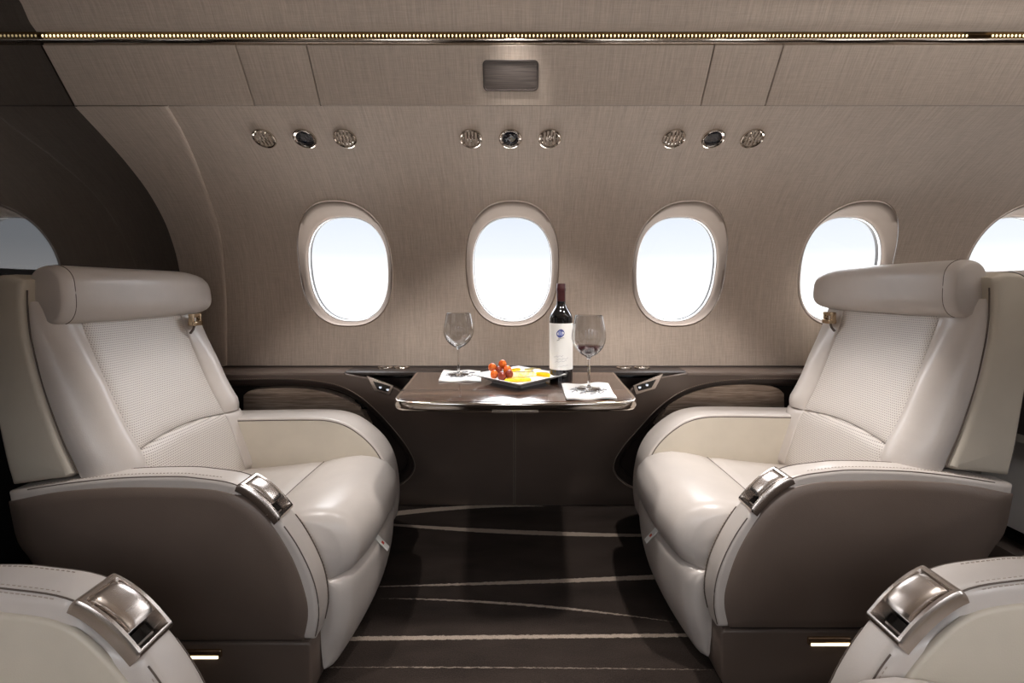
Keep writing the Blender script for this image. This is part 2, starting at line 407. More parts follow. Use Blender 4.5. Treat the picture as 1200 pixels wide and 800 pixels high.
# outline parameters
W_OC, W_OA, W_OB = 0, .173, 0
z_o_top = wall_px(600, 234.5)[2]; z_o_bot = wall_px(600, 383)[2]
OZ, OB = (z_o_top+z_o_bot)/2, (z_o_top-z_o_bot)/2
AP_T = Vector((0, 1.617, E+.2625)); AP_B = Vector((0, 1.692, E-.130))
AC = (AP_T+AP_B)/2; AH = (AP_T-AP_B).length/2; AU = (AP_T-AP_B).normalized(); AN = Vector((0, AU.z, -AU.y))  # outward
AW = .150
def sup(th, n):
    c, s = math.cos(th), math.sin(th)
    return (math.copysign(abs(c)**(2/n), c), math.copysign(abs(s)**(2/n), s))
NW = 72
def build_side(mir):
    """one long side wall; mir mirrors about the cabin centre line"""
    fx = (lambda v: (v[0], 2*YC-v[1], v[2])) if mir else None
    side = 'near' if mir else 'far'
    parts = []
    hw = .307
    for wx in WX:
        x0, x1 = wx-hw, wx+hw
        # directions that include the corners
        ths = [2*PI*k/NW for k in range(NW)]
        loops = []
        rect = []
        inner = []
        for th in ths:
            a, b_ = sup(th, 2.45)
            inner.append((wx+W_OA*a, OZ+OB*b_))
        for (ix, iz) in inner:
            dx, dz = ix-wx, iz-OZ
            zt, zb = Z_TOP-OZ, Z_BOT-OZ
            t = 1e9
            if abs(dx) > 1e-9: t = min(t, hw/abs(dx))
            if dz > 1e-9: t = min(t, zt/dz)
            if dz < -1e-9: t = min(t, zb/dz)
            rect.append([wx+dx*t, OZ+dz*t])
        for cx_, cz_ in ((x0, Z_TOP), (x1, Z_TOP), (x0, Z_BOT), (x1, Z_BOT)):
            j = min(range(NW), key=lambda q: (rect[q][0]-cx_)**2+(rect[q][1]-cz_)**2); rect[j] = [cx_, cz_]
        K = 9
        for k in range(K+1):
            t = (k/K)**1.3
            l = []
            for (ix, iz), (rx, rz) in zip(inner, rect):
                X, Z = ix+(rx-ix)*t, iz+(rz-iz)*t
                l.append((X, wallY(Z), Z))
            loops.append(l)
        parts.append(loft(loops, cap=False))
    def grid(xa, xb, nx=8, nz=36):
        V, Fc = [], []
        for j in range(nz+1):
            z = Z_BOT+(Z_TOP-Z_BOT)*j/nz
            a = xa(z) if callable(xa) else xa; b_ = xb(z) if callable(xb) else xb
            for i in range(nx+1): V.append((a+(b_-a)*i/nx, wallY(z), z))
        for j in range(nz):
            for i in range(nx): q = j*(nx+1)+i; Fc.append((q, q+1, q+nx+2, q+nx+1))
        return V, Fc
    parts.append([(v[0], v[1]+.0012, v[2]) for v in (lambda g_: g_[0])(grid(lambda z: XL+.0005, WX[0]-hw+.02, 12))] and (lambda g_: ([(v[0], v[1]+.0012, v[2]) for v in g_[0]], g_[1]))(grid(lambda z: XL+.0005, WX[0]-hw+.02, 12)))
    parts.append(grid(WX[-1]+hw-.0, XR, 4))
    V, Fc = join(*parts)
    w = mk('wall_'+side, V, Fc, 'linen', xf=fx, merge=1e-5, ang=60); tag(w, kind='structure')
    # end trim with its rounded edge
    V, Fc = [], []
    nz = 40; cols = [0, .25, .5, .75, .94, .98, 1.0, 1.0]; off = [.0, .0, .0, .0, .0, .001, .004, .012]
    for j in range(nz+1):
        z = Z_BOT+(Z_TOP-Z_BOT)*j/nz; n = wall_n(z)
        for c, o_ in zip(cols, off):
            X = XL+(SEAM(z)-XL)*c; p = Vector((X, wallY(z), z))+n*(.006-o_); V.append(tuple(p))
    nc = len(cols)
    for j in range(nz):
        for i in range(nc-1): q = j*nc+i; Fc.append((q, q+1, q+nc+1, q+nc))
    t = mk('trim_1' if not mir else 'trim_2', V, Fc, 'linen', xf=fx, ang=60); tag(t, kind='structure')
    # windows
    for i, wx in enumerate(WX):
        r = empty('window_%d' % (i+1+(6 if mir else 0)), (wx, AC.y if not mir else 2*YC-AC.y, AC.z)); tag(r, kind='structure')
        def at_local(name, V, Fc, mat, ang=50):
            V = [(fx(v) if fx else v) for v in V]; lo = tuple(r.location)
            o = mk(name, [(v[0]-lo[0], v[1]-lo[1], v[2]-lo[2]) for v in V], Fc, mat, r, ang=ang); return o
        ths = [2*PI*k/NW for k in range(NW)]
        def outer(s, lift):
            l = []
            for th in ths:
                a, b_ = sup(th, 2.45); X = wx+W_OA*a*s; Z = OZ+OB*b_*s
                p = Vector((X, wallY(Z), Z))+wall_n(Z)*lift; l.append(tuple(p))
            return l
        def inner(s, dep, n=2.42):
            l = []
            for th in ths:
                a, b_ = sup(th, n)
                wv = 1+.035*b_*1
                p = Vector((wx, 0, 0))+Vector((AW*a*s*wv, AC.y, AC.z))+AU*(AH*b_*s)+AN*dep; l.append(tuple(p))
            return l
        def mixl(A, B, t): return [tuple(a+(b_-a)*t for a, b_ in zip(p, q)) for p, q in zip(A, B)]
        o1 = outer(.976, .003); i0 = inner(1.03, -.004)
        loops = [outer(1.004, -.002), outer(.994, -.005), outer(.990, -.003), outer(.986, .002), o1, mixl(o1, i0, .35), mixl(o1, i0, .7), i0, inner(1.0, .004), inner(.995, .014)]
        at_local('window_frame', *loft(loops, False), 'surround', 70)
        at_local('seal', *loft([inner(.99, .010), inner(.975, .012), inner(.975, .015), inner(.975, .020)], False), 'seal')
        at_local('outer_rim', *loft([inner(1.01, .020), inner(.972, .021), inner(.968, .023), inner(.968, .034)], False), 'matte')
        V, Fc = loft([inner(.975, .019)], False)
        at_local('pane', V, [tuple(range(NW))], 'pane')
    return
build_side(False); build_side(True)

# upper panels : straight slope between (Z_TOP) and the light rail
PA = Vector((0, 1.249, Z_TOP)); PB = Vector((0, 1.1605, E+.639))
PD = (PB-PA); PL = PD.length; PD.normalize(); PN = Vector((0, -PD.z, PD.y))       # towards cabin
seams = [XL, -.7255, -.541, .524, .704, 2.1, XR]
labels = ['long fabric overhead panel at the far left above the dark bulkhead',
          'short fabric overhead panel left of the speaker panel',
          'long central fabric overhead panel holding the speaker grille',
          'short fabric overhead panel right of the speaker panel',
          'long fabric overhead panel at the right end of the photo', 'fabric overhead panel beyond the right edge']
for mir in (False, True):
    for i in range(6):
        if mir and i: continue
        xa, xb = (seams[i]+.0015, seams[i+1]-.0015) if not mir else (XL, XR)
        P = [(xa, .002), (xb, .002), (xb, PL-.002), (xa, PL-.002)]
        f = lambda u, v, t: tuple(Vector((u, 0, 0))+PA+PD*v+PN*t)
        V, Fc = slabG(P, -.006, .007, .0, .0025, f)
        if mir: V = [(v[0], 2*YC-v[1], v[2]) for v in V]
        c = ((xa+xb)/2, PA.y if not mir else 2*YC-PA.y, PA.z)
        o = mk('overhead_panel' if not mir else 'trim_3', V, Fc, 'linen', loc=c)
        if mir: tag(o, kind='structure')
        else: tag(o, labels[i], 'panel', 'overhead panels under the light strip')

# ceiling
cp = [(1.1450, E+.662), (1.128, E+.678), (1.116, E+.70), (1.10, E+.722), (1.03, E+.782), (.93, E+.825), (.80, E+.845), (YC, E+.848)]
prof = catmull(cp, 5); prof = prof+[(2*YC-y, z) for y, z in prof[:-1]][::-1]
V = [(x, y, z) for x in (XL, XR) for y, z in prof]; n = len(prof)
tag(mk('ceiling', V, [(i, i+1, n+i+1, n+i) for i in range(n-1)], 'linen', ang=60), kind='structure')
# backing behind the rail and the panel joints (dark)
for mir in (False, True):
    pts = [(1.1425, E+.661), (1.165, E+.672), (1.185, E+.645), (1.290, Z_TOP+.0), (1.325, Z_TOP-.035)]
    V = [(x, (y if not mir else 2*YC-y), z) for x in (XL-.25, XR) for y, z in pts]; n = len(pts)
    tag(mk('trim_%d' % (5 if mir else 4), V, [(i, i+1, n+i+1, n+i) for i in range(n-1)], 'matte', smooth=False), kind='structure')

# light strips
def strip(x0, x1, mir, label, name='light_strip', many=True, y_='far'):
    fx = (lambda v: (v[0], 2*YC-v[1], v[2])) if mir else (lambda v: v)
    base = fx(((x0+x1)/2, 1.150, E+.65))
    r = empty(name, base); tag(r, label, 'light strip')
    def part(nm, V, Fc, mat): 
        V = [fx(v) for v in V]; return mk(nm, [(v[0]-base[0], v[1]-base[1], v[2]-base[2]) for v in V], Fc, mat, r)
    # channel: (y,z) profile
    ch = [(1.1455, E+.664), (1.1525, E+.666), (1.158, E+.661), (1.1545, E+.6475)]
    part('channel', [(x, y, z) for x in (x0, x1) for y, z in ch], [(i, i+1, 5+i, 4+i) for i in range(3)], 'bronze')
    lip = catmull([(1.158, E+.652), (1.1535, E+.6505), (1.1500, E+.6478), (1.1515, E+.643), (1.1580, E+.6385), (1.163, E+.6375)], 3)
    n_ = len(lip)
    part('chrome_lip', [(x, y, z) for x in (x0, x1) for y, z in lip], [(i, i+1, n_+i+1, n_+i) for i in range(n_-1)], 'chrome')
    pitch = .01003
    cnt = int((x1-x0-.01)/pitch)
    bulbs = []
    def bulb(x):
        return lathe([(.0001, -.0034), (.0015, -.0026), (.0020, 0), (.0015, .0026), (.0001, .0034)], 8, (x, 1.1508, E+.6555))
    cnt -= 3 if not mir else 0; xs = [x0+(.008 if x0 < 0 else .016)+pitch*k for k in range(cnt) if x0+.008+pitch*k < (1.212 if x0 < 0 and not mir else 9)]
    if many:
        mid = sorted(xs, key=lambda q: abs(q))[:100]
        proto = None
        for x in mid:
            if proto is None:
                V, Fc = bulb(0); c = fx((x, 0, 0)); 
                V = [fx(v) for v in V]; V = [(v[0], v[1]-base[1], v[2]-base[2]) for v in V]
                proto = mk('led', V, Fc, 'led', r); proto.location = (x-base[0], 0, 0)
            else:
                c = proto.copy(); COL.objects.link(c); c.parent = r; c.location = (x-base[0], 0, 0)
        rest = [x for x in xs if x not in mid]
        V, Fc = join(*[bulb(x) for x in rest]); o = part('led_row', V, Fc, 'led'); o['kind'] = 'stuff'
    else:
        V, Fc = join(*[bulb(x) for x in xs]); o = part('led_row', V, Fc, 'led'); o['kind'] = 'stuff'
strip(XL+.001, 1.2262, False, 'long row of warm small lights in a bronze channel under the ceiling')
strip(1.2266, XR, False, 'shorter row of warm lights after the gap at the right end', many=False)
strip(XL, XR, True, 'row of warm lights above the opposite wall behind the viewpoint', many=False)

# bulkhead at the left
V = []; sec = [(wallY(Z_BOT+(Z_TOP-Z_BOT)*k/30)+.03, Z_BOT+(Z_TOP-Z_BOT)*k/30) for k in range(31)]
sec = [(1.95, 0), (1.95, .45), (1.70, Z_BOT-.02)]+sec+[(1.20, E+.70), (1.12, E+.76), (YC, E+.88)]
full = sec+[(2*YC-y, z) for y, z in sec[:-1]][::-1]
def poly_x(name, pts, x0, x1, mat):
    n = len(pts); V = [(x0, y, z) for y, z in pts]+[(x1, y, z) for y, z in pts]
    Fc = [tuple(range(n)), tuple(range(n, 2*n))[::-1]]+[(i, (i+1) % n, n+(i+1) % n, n+i) for i in range(n)]
    o = mk(name, V, Fc, mat, smooth=False); tag(o, kind='structure'); return o
poly_x('wall_left', full, XL-.04, XL, 'lacquer')
o = poly_x('wall_right', full, XR, XR+.04, 'linen')
# matte lower section of the bulkhead
V, Fc = box(XL-.001, XL+.006, -.12, 1.62, .01, E+.047, .002)
tag(mk('trim_6', V, Fc, 'matte'), kind='structure')
# floor
V = [(XL-.04, -.6, 0), (XR+.04, -.6, 0), (XR+.04, 2.1, 0), (XL-.04, 2.1, 0)]
tag(mk('floor', V, [(0, 1, 2, 3)], 'carpet', smooth=False), kind='structure')

# speaker grille
def on_panel(px, py):
    # intersection with the overhead panel plane
    d = Vector(((px-CX)/F, 1, -(py-CY)/F)); o = Vector((0, 0, E)); P0 = PA+PN*.007
    t = (P0-o).dot(PN)/d.dot(PN); return o+d*t
c0 = on_panel(598.5, 88.5)
hwid = (on_panel(631, 88).x-on_panel(566, 88).x)/2; hh = (on_panel(598, 70).z-on_panel(598, 106.5).z)/2/PD.z
def rrect(a, b, r, n=6):
    o = []
    for (cx, cy, a0) in ((a-r, b-r, 0), (-a+r, b-r, 90), (-a+r, -b+r, 180), (a-r, -b+r, 270)):
        for k in range(n+1): t = math.radians(a0+90*k/n); o.append((cx+r*math.cos(t), cy+r*math.sin(t)))
    return o
r = empty('speaker_grille', c0); tag(r, 'dark rectangular speaker grille with rounded corners on the overhead panel', 'speaker grille')
f = lambda u, v, t: tuple(Vector((u, 0, 0))+PD*v+PN*t)
P = rrect(hwid, hh, .012); Pi = inset(P, .004)
mk('grille_frame', *loft([[f(p[0], p[1], .0) for p in P], [f(p[0], p[1], .0035) for p in P], [f(p[0], p[1], .004) for p in inset(P, .001)], [f(p[0], p[1], .004) for p in inset(P, .003)], [f(p[0], p[1], .001) for p in Pi]], False), 'grey', r)
V, Fc = slabG(Pi, .0, .002, 0, .001, f); mk('grille_mesh', V, Fc, 'grille', r)

# air vents and reading lights
def fixture(px, py, kind, label, group):
    p = Vector(wall_px(px, py)); n = wall_n(p.z); u = Vector((1, 0, 0)); v = n.cross(u).normalized()
    if v.z < 0: v = -v
    r = empty('air_vent' if kind == 'vent' else 'reading_light', p); tag(r, label, 'air vent' if kind == 'vent' else 'reading light', group)
    Rr = .0345
    def ring(rad, h, k=40): return [tuple(u*rad*math.cos(2*PI*i/k)+v*rad*math.sin(2*PI*i/k)+n*h) for i in range(k)]
    mk('ring', *loft([ring(Rr, -.004), ring(Rr, .002), ring(Rr*.97, .005), ring(Rr*.90, .006), ring(Rr*.82, .004), ring(Rr*.79, -.006), ring(Rr*.78, -.02)], False), 'chrome', r)
    if kind == 'vent':
        # ribbed eyeball nozzle
        loops = []
        for k in range(9):
            a = PI/2*k/8
            loops.append([tuple(u*Rr*.80*math.cos(a)*math.cos(2*PI*i/40)*(1+.0*i)+v*Rr*.80*math.cos(a)*math.sin(2*PI*i/40)+n*(-.012+.013*math.sin(a)+(.0015 if i % 4 < 2 else -.0015)*math.cos(a))) for i in range(40)])
        mk('nozzle', *loft(loops), 'nickel', r, ang=25)
        parts = []
        for s in (-.6, -.3, 0, .3, .6):
            w_ = math.sqrt(max(0, .72**2-s*s*.72))
            a = [tuple(u*Rr*(s)+v*Rr*w_*q+n*(-.001+.0055*(1-q*q)*.8)) for q in [(-1+2*k/8) for k in range(9)]]
            parts.append(tube(a, .0022, 6))
        mk('vane', *join(*parts), 'chrome', r)
    else:
        loops = [ring(Rr*.79, .000), ring(Rr*.7, .0015), ring(Rr*.4, .003), ring(.0005, .0035)]
        mk('lens', *loft(loops), 'icon', r)
        mk('lens_rim', *loft([ring(Rr*.84, .003), ring(Rr*.80, .0045), ring(Rr*.74, .003), ring(Rr*.73, .000)], False), 'nickel', r)
vents = [(310, 162, 'vent', 'ribbed chrome air vent, leftmost of the left trio'), (357.5, 162, 'lamp', 'black-lensed reading light in the middle of the left trio'), (404.5, 162, 'vent', 'ribbed chrome air vent, rightmost of the left trio'),
         (552, 162, 'vent', 'ribbed chrome air vent, left one above the centre window'), (598, 162, 'lamp', 'black-lensed reading light above the centre window under the speaker'), (644, 162, 'vent', 'ribbed chrome air vent, right one above the centre window'),
         (789.5, 162, 'vent', 'ribbed chrome air vent, leftmost of the right trio'), (835.5, 162, 'lamp', 'black-lensed reading light in the middle of the right trio'), (881.5, 162, 'vent', 'ribbed chrome air vent, rightmost of the right trio')]
for px, py, k, lab in vents: fixture(px, py, k, lab, 'chrome air vents' if k == 'vent' else 'reading lights')

# ------------------------------------------------------------------ side ledge and lower wall
ZL = .635
def dadoY(z): return 1.567+.333*(ZL-z)/ZL
def dpx(px, py):                      # point of the lower wall plane seen at px,py  -> (X, z)
    k = .333/ZL                       # Y = 1.567 + k*(ZL - z)
    # z = E-(py-CY)/F*Y
    a = (py-CY)/F
    Y = (1.567+k*(ZL-E))/(1-k*a)
    return ((px-CX)*Y/F, E-a*Y)
def side_ledge(mir):
    fx = (lambda v: (v[0], 2*YC-v[1], v[2])) if mir else (lambda v: v)
    base = fx((0, 1.62, 0))
    r = empty('side_ledge', base)
    tag(r, 'dark brown leather side ledge and lower wall panel under the windows' if not mir else 'dark brown leather side ledge behind the viewpoint', 'side ledge')
    def part(nm, VF, mat, par=None, ang=38, lab=None):
        V = [fx(v) for v in VF[0]]; o = mk(nm, [(v[0]-base[0], v[1]-base[1], v[2]-base[2]) for v in V], VF[1], mat, r, ang=ang)
        if lab: o['label'] = lab
        return o
    f3 = lambda u, v, t: (u, dadoY(v)+t, v)
    NL = catmull([dpx(*p) for p in ((230, 447), (290, 445.5), (345, 445.5), (385, 450), (412, 460), (437, 479), (462, 506), (478, 528), (484.5, 544), (481, 556), (470, 566), (462, 569))], 5)
    NR = catmull([dpx(*p) for p in ((975, 447), (915, 445), (862, 446), (825, 451), (797, 461), (771, 480), (746, 507), (730, 526), (721, 543), (723, 556), (735, 567), (744, 571))], 5)
    topL = [dpx(*p) for p in ((400, 436), (432, 443), (466, 456), (475, 468))]
    topR = [dpx(*p) for p in ((732, 468), (741, 455), (775, 442), (806, 434.5))]
    zt = ZL-.004
    # leather panel : strips left + centre + right in one outline
    xl0, xr0 = XL+.01, XR-.01
    outline = [(xl0, zt), (topL[0][0], zt)]+topL[1:]+topR[:-1]+[(topR[-1][0], zt), (xr0, zt), (xr0, NR[0][1])]+NR+[(NR[-1][0]+.05, .002), (NL[-1][0]-.05, .002)]+NL[::-1]+[(xl0, NL[0][1])]
    P = [p for i, p in enumerate(outline) if i == 0 or math.dist(p, outline[i-1]) > 1e-5]
    part('leather_panel', slabG(P, .03, .0, .0, .006, f3), 'dado')
    # rolled inner border following the niche
    for nm, C in (('niche_border', NL), ('niche_border', NR)):
        loops = []
        s = 1 if C is NR else -1
        pts = C
        for i, p in enumerate(pts):
            a = pts[max(0, i-1)]; b_ = pts[min(len(pts)-1, i+1)]
            t = Vector((b_[0]-a[0], 0, b_[1]-a[1])).normalized(); nn = Vector((-t.z, 0, t.x))
            if C is NR: nn = -nn
            # nn must point into the niche
            c = Vector((p[0], 0, p[1]))
            lp = []
            for k in range(7):
                th = PI/2*k/6
                q = c-nn*(.032*math.sin(th)); lp.append((q.x, dadoY(q.z)+.006+.04*(1-math.cos(th)), q.z))
            loops.append(lp)
        part(nm, loft(loops, False, False), 'roll', ang=60)
        st = [(p[0]+(0), dadoY(p[1])-.0006, p[1]) for p in inset_path(C, .006, s)]
        part('stitching', dashes(st, .0011, .0045, .0025), 'thread')
    # niche backs
    for (a, b_) in ((xl0, -.30), (.30, xr0)):
        P = [(a, .003), (b_, .003), (b_, .60), (a, .60)]
        part('niche_back', slabG(P, .06, .048, 0, .002, f3), 'roll')
    # zebra wood inserts
    for WP in (((283, 500), (283, 464), (292, 458), (318, 455.5), (345, 455.5), (372, 458.5), (398, 466), (420, 478), (432, 500)),
               ((922, 500), (921, 462), (912, 455), (890, 451.5), (862, 451.5), (832, 455), (806, 463), (785, 475), (770, 500))):
        c = [dpx(*p) for p in WP]
        P = [c[0]]+catmull(c[1:-1], 4)+[c[-1]]
        part('wood_insert', slabG(P, .055, .010, 0, .003, f3), 'zebra')
    # centre seam
    for dx in (-.0035, .0035):
        part('stitching', dashes([(.003+dx, dadoY(z)-.0008, z) for z in (ZL-.09, .3, .01)], .0009, .004, .003), 'thread')
    part('centre_seam', tube([(.003, dadoY(z)-.0002, z) for z in (ZL-.07, .3, .004)], .0012), 'roll')
    # ledge top
    pr = [(1.700, ZL+.001), (1.668, ZL+.001), (1.62, ZL+.0005), (1.585, ZL), (1.569, ZL-.003), (1.567, ZL-.010), (1.580, ZL-.014), (1.70, ZL-.014)]
    for a, b_, mt, nm in ((XL+.008, -.60, 'dado', 'ledge_top'), (.615, XR-.008, 'dado', 'ledge_top')):
        part(nm, loft([[(x, y, z) for y, z in pr] for x in (a, b_)]), mt)
    part('ledge_top', loft([[(x, y, z) for y, z in [(1.700, ZL+.001), (1.668, ZL+.001), (1.585, ZL), (1.58, ZL-.004), (1.585, ZL-.014), (1.70, ZL-.014)]] for x in (-.60, .615)]), 'roll')
    # dark table slot
    part('table_slot', box(-.60, .615, 1.672, 1.70, ZL-.16, ZL-.016, .003), 'gloss_black')
    # skirting under the window wall
    part('back_rail', box(XL+.005, XR-.005, 1.661, 1.675, ZL-.001, ZL+.006, .002), 'roll')
    return r
def inset_path(C, d, s):
    out = []
    for i, p in enumerate(C):
        a = C[max(0, i-1)]; b_ = C[min(len(C)-1, i+1)]
        t = Vector((b_[0]-a[0], b_[1]-a[1])).normalized(); n = Vector((-t.y, t.x))*(-s)
        out.append((p[0]+n.x*d, p[1]+n.y*d))
    return out
side_ledge(False); side_ledge(True)

# fittings on the ledge (cup rings)
for px, lab in ((452, 'small chrome ring fitting left of the table, nearer the left seat'), (471, 'small chrome ring fitting left of the table, nearer the table'),
                (731, 'small chrome ring fitting right of the table, nearer the table'), (752, 'small chrome ring fitting right of the table, nearer the right seat')):
    X = (px-CX)*1.64/F
    r = empty('ring_fitting', (X, 1.635, ZL+.001)); tag(r, lab, 'fitting', 'chrome ring fittings on the ledge')
    V, Fc = loft([[(rr*math.cos(2*PI*k/24), .75*rr*math.sin(2*PI*k/24), z) for k in range(24)] for rr, z in ((.028, 0), (.028, .005), (.026, .007), (.023, .007), (.022, .001))], False)
    mk('ring', V, Fc, 'chrome', r); mk('well', *loft([[(rr*math.cos(2*PI*k/24), .75*rr*math.sin(2*PI*k/24), z) for k in range(24)] for rr, z in ((.0225, .0015), (.0225, .003))]), 'gloss_black', r)

# control panels beside the table
def control(side):
    if side == 'l': q = ((430.5, 440), (462, 451.5), (457, 463), (438.5, 457)); btn = ((446.5, 453), (455, 455.7))
    else: q = ((776.5, 437.5), (741, 451), (744.5, 462), (767.5, 455)); btn = ((749, 453), (757.5, 450.2))
    pts = [dpx(*p) for p in q]
    c = (sum(p[0] for p in pts)/4, sum(p[1] for p in pts)/4)
    r = empty('control_panel', (c[0], dadoY(c[1]), c[1]))
    tag(r, 'beige metal control plate with two buttons %s of the table' % ('left' if side == 'l' else 'right'), 'control panel', 'seat control plates')
    f = lambda u, v, t: (u-c[0], dadoY(v)-dadoY(c[1])+t, v-c[1])
    # inset panel black
    mk('bezel', *slabG(pts, .0, -.006, 0, .002, f), 'gold' if 0 else 'nickel', r)
    ip = [((p[0]-c[0])*.66+c[0]+(.004 if side == 'l' else -.004), (p[1]-c[1])*.55+c[1]-.001) for p in pts]
    mk('display', *slabG(ip, .0, -.0075, 0, .001, f), 'gloss_black', r)
    for b_ in btn:
        bx, bz = dpx(*b_)
        mk('button', *loft([[(bx-c[0]+rr*math.cos(2*PI*k/16), dadoY(bz)-dadoY(c[1])-h, bz-c[1]+rr*math.sin(2*PI*k/16)) for k in range(16)] for rr, h in ((.005, .006), (.005, .0085), (.0038, .009), (.0025, .009), (.002, .0082))]), 'button', r)
control('l'); control('r')

# ------------------------------------------------------------------ table
ZT_ = .637
r = empty('folding_table', (.005, 1.35, 0)); tag(r, 'dark glossy wood cabin table with a polished metal edge between the two seats', 'table')
def table_outline(g=0):
    near = []
    xa, xb, yn, yf = -.317, .329, 1.150, 1.566
    L_ = []
    R = .035
    pts = [(-.346, yf), (-.336, yf-.14), (-.324, yn+.075), (-.316, yn+.035), (-.300, yn+.013), (-.26, yn+.004)]
    ptsr = [(.005+(.005-x), y) for x, y in pts]
    mid = [(-.13, yn-.008), (.005, yn-.012), (.14, yn-.008)]
    return catmull(pts+mid+ptsr[::-1], 4)
TO = table_outline()
f = lambda u, v, t: (u-.005, v-1.35, t)
mk('metal_edge', *slabG(TO, ZT_-.0275, ZT_-.0015, .009, .005, f, 5), 'chrome', r)
mk('table_top', *slabG(inset(TO, .011), ZT_-.006, ZT_, 0, .0012, f), 'ebony', r)
hy = onz(600, 456.5, ZT_)[1]
mk('hinge_line', *box(-.332, .322, hy-.0008-1.35, hy+.0008-1.35, ZT_-.001, ZT_+.0002, .0002), 'roll', r)
g = [box(-.055+k*.0046-.005, -.055+k*.0046-.0025, 1.134-1.35, 1.140-1.35, ZT_-.026, ZT_-.020, .0008) for k in range(26)]
mk('ribbed_grip', *join(*g), 'nickel', r)
mk('support_rail', *box(-.30, .30, 1.24-1.35, 1.555-1.35, ZT_-.045, ZT_-.028, .006), 'matte', r)

# napkins
def napkin(corners, label, zt=ZT_):
    c = [onz(x, y, zt+.004) for x, y in corners]
    cx = sum(p[0] for p in c)/4; cy = sum(p[1] for p in c)/4
    n = 14; top, botv = [], []
    ph = random.random()*6
    for j in range(n+1):
        for i in range(n+1):
            u, v = i/n, j/n
            X = (c[0][0]*(1-u)+c[1][0]*u)*(1-v)+(c[3][0]*(1-u)+c[2][0]*u)*v
            Y = (c[0][1]*(1-u)+c[1][1]*u)*(1-v)+(c[3][1]*(1-u)+c[2][1]*u)*v
            e = max(abs(2*u-1), abs(2*v-1))
            z = .0052+.0022*math.sin(9*u+ph)*e**3+.0016*math.sin(7*v+ph*2)*e**2
            top.append((X-cx, Y-cy, z)); botv.append((X-cx, Y-cy, max(.0003, z-.0045)))
    V = top+botv; m_ = (n+1)*(n+1); Fc = []
    for j in range(n):
        for i in range(n):
            q = j*(n+1)+i; Fc.append((q, q+1, q+n+2, q+n+1)); Fc.append((m_+q, m_+q+n+1, m_+q+n+2, m_+q+1))
    rim = [i for i in range(n+1)]+[(j+1)*(n+1)-1+0 for j in range(1, n+1)]+[n*(n+1)+i for i in range(n-1, -1, -1)]+[j*(n+1) for j in range(n-1, 0, -1)]
    for a, b_ in zip(rim, rim[1:]+rim[:1]): Fc.append((a, m_+a, m_+b_, b_))
    o = mk('napkin', V, Fc, 'paper'); o.location = (cx, cy, zt); tag(o, label, 'napkin', 'white paper napkins')
    # printed crest near the middle
    parts = []
    for k in range(9):
        a = 2*PI*k/9; x0, y0 = .043*math.cos(a), .040*math.sin(a)
        parts.append(tube([(x0+.010*math.cos(t*1.3+k), y0+.012*math.sin(t*1.7+k), .0066) for t in range(6)], .0011, 4))
    p_ = mk('printed_crest', *join(*parts), 'greyink', o)
    return (cx, cy)
nl = napkin([(514, 446), (564, 446), (563, 433.5), (520, 433.5)], 'white paper napkin under the empty glass on the left')
nr = napkin([(664, 468), (723, 466.5), (712.5, 449), (658, 450.5)], 'white paper napkin under the glass at the table front right')

# wine glasses
def wineglass(x, y, z, h, rb, label):
    s = h/.21; k = rb/.048
    out = [(.033, 0), (.034, .0012), (.030, .0025), (.012, .0045), (.005, .009), (.0036, .02), (.0034, .075), (.0045, .088), (.010, .094), (.022, .101), (.036, .115), (.045, .132), (.048, .148), (.0465, .168), (.0425, .190), (.0385, .2095), (.0378, .2100)]
    inn = [(.0372, .2095), (.0412, .190), (.0452, .168), (.0467, .148), (.0437, .132), (.0347, .1165), (.021, .1035), (.009, .0975), (.0003, .096)]
    pr = [(r_*(k if zz > .09 else 1), zz*s) for r_, zz in out]; pi = [(r_*k, zz*s) for r_, zz in inn]
    V, Fc = lathe([(.0003, .0)]+[(a, b_) for a, b_ in catmull(pr, 3)]+[(a, b_) for a, b_ in catmull(pi, 3)], 48)
    o = mk('wine_glass', V, Fc, 'crystal', ang=50); o.location = (x, y, z); tag(o, label, 'wine glass', 'stemmed wine glasses')
    return s, k
gl = ((537.3-CX)*1.475/F, 1.475); gr = ((690-CX)*1.262/F, 1.262)
wineglass(gl[0], gl[1], ZT_+.0068, .204, .050, 'empty stemmed wine glass on the napkin at the left, behind the plate')
s_, k_ = wineglass(gr[0], gr[1], ZT_+.0068, .209, .0485, 'stemmed wine glass holding a little red wine, right of the bottle')
V, Fc = lathe([(.0003, .0972), (.008, .0985), (.0205, .1042), (.0335, .1165), (.0385, .1225), (.0375, .1232), (.0003, .1229)], 40)
o = mk('red_wine', [(v[0]*.985, v[1]*.985, v[2]) for v in V], Fc, 'wine'); o.location = (gr[0], gr[1], ZT_+.0068); tag(o, 'shallow pool of dark red wine in the right-hand glass', 'wine')

# wine bottle
bx, by = (657.5-CX)*1.43/F, 1.43
r = empty('wine_bottle', (bx, by, ZT_)); tag(r, 'dark wine bottle with a cream label and maroon capsule on the table', 'bottle')
bp = [(.0003, .004), (.028, .003), (.034, .0), (.0368, .004), (.0372, .012), (.0372, .185), (.0368, .197), (.034, .209), (.027, .222), (.019, .234), (.0152, .243), (.0140, .252), (.0136, .262)]
H_ = .309
mk('body', *lathe(catmull(bp, 3)+[(.0136, .30), (.0003, .30)], 48), 'bottleglass', r, ang=50)
mk('capsule', *lathe([(.0141, .252), (.0142, .256), (.0142, .285), (.0150, .2855), (.0152, .295), (.0146, .296), (.0144, .3075), (.0135, .309), (.0003, .309)], 40), 'cap', r)
def wrap(pts, rad): return [(rad*math.sin(a), -rad*math.cos(a), z) for a, z in pts]
V, Fc = [], []
n = 30; a0 = math.radians(100)
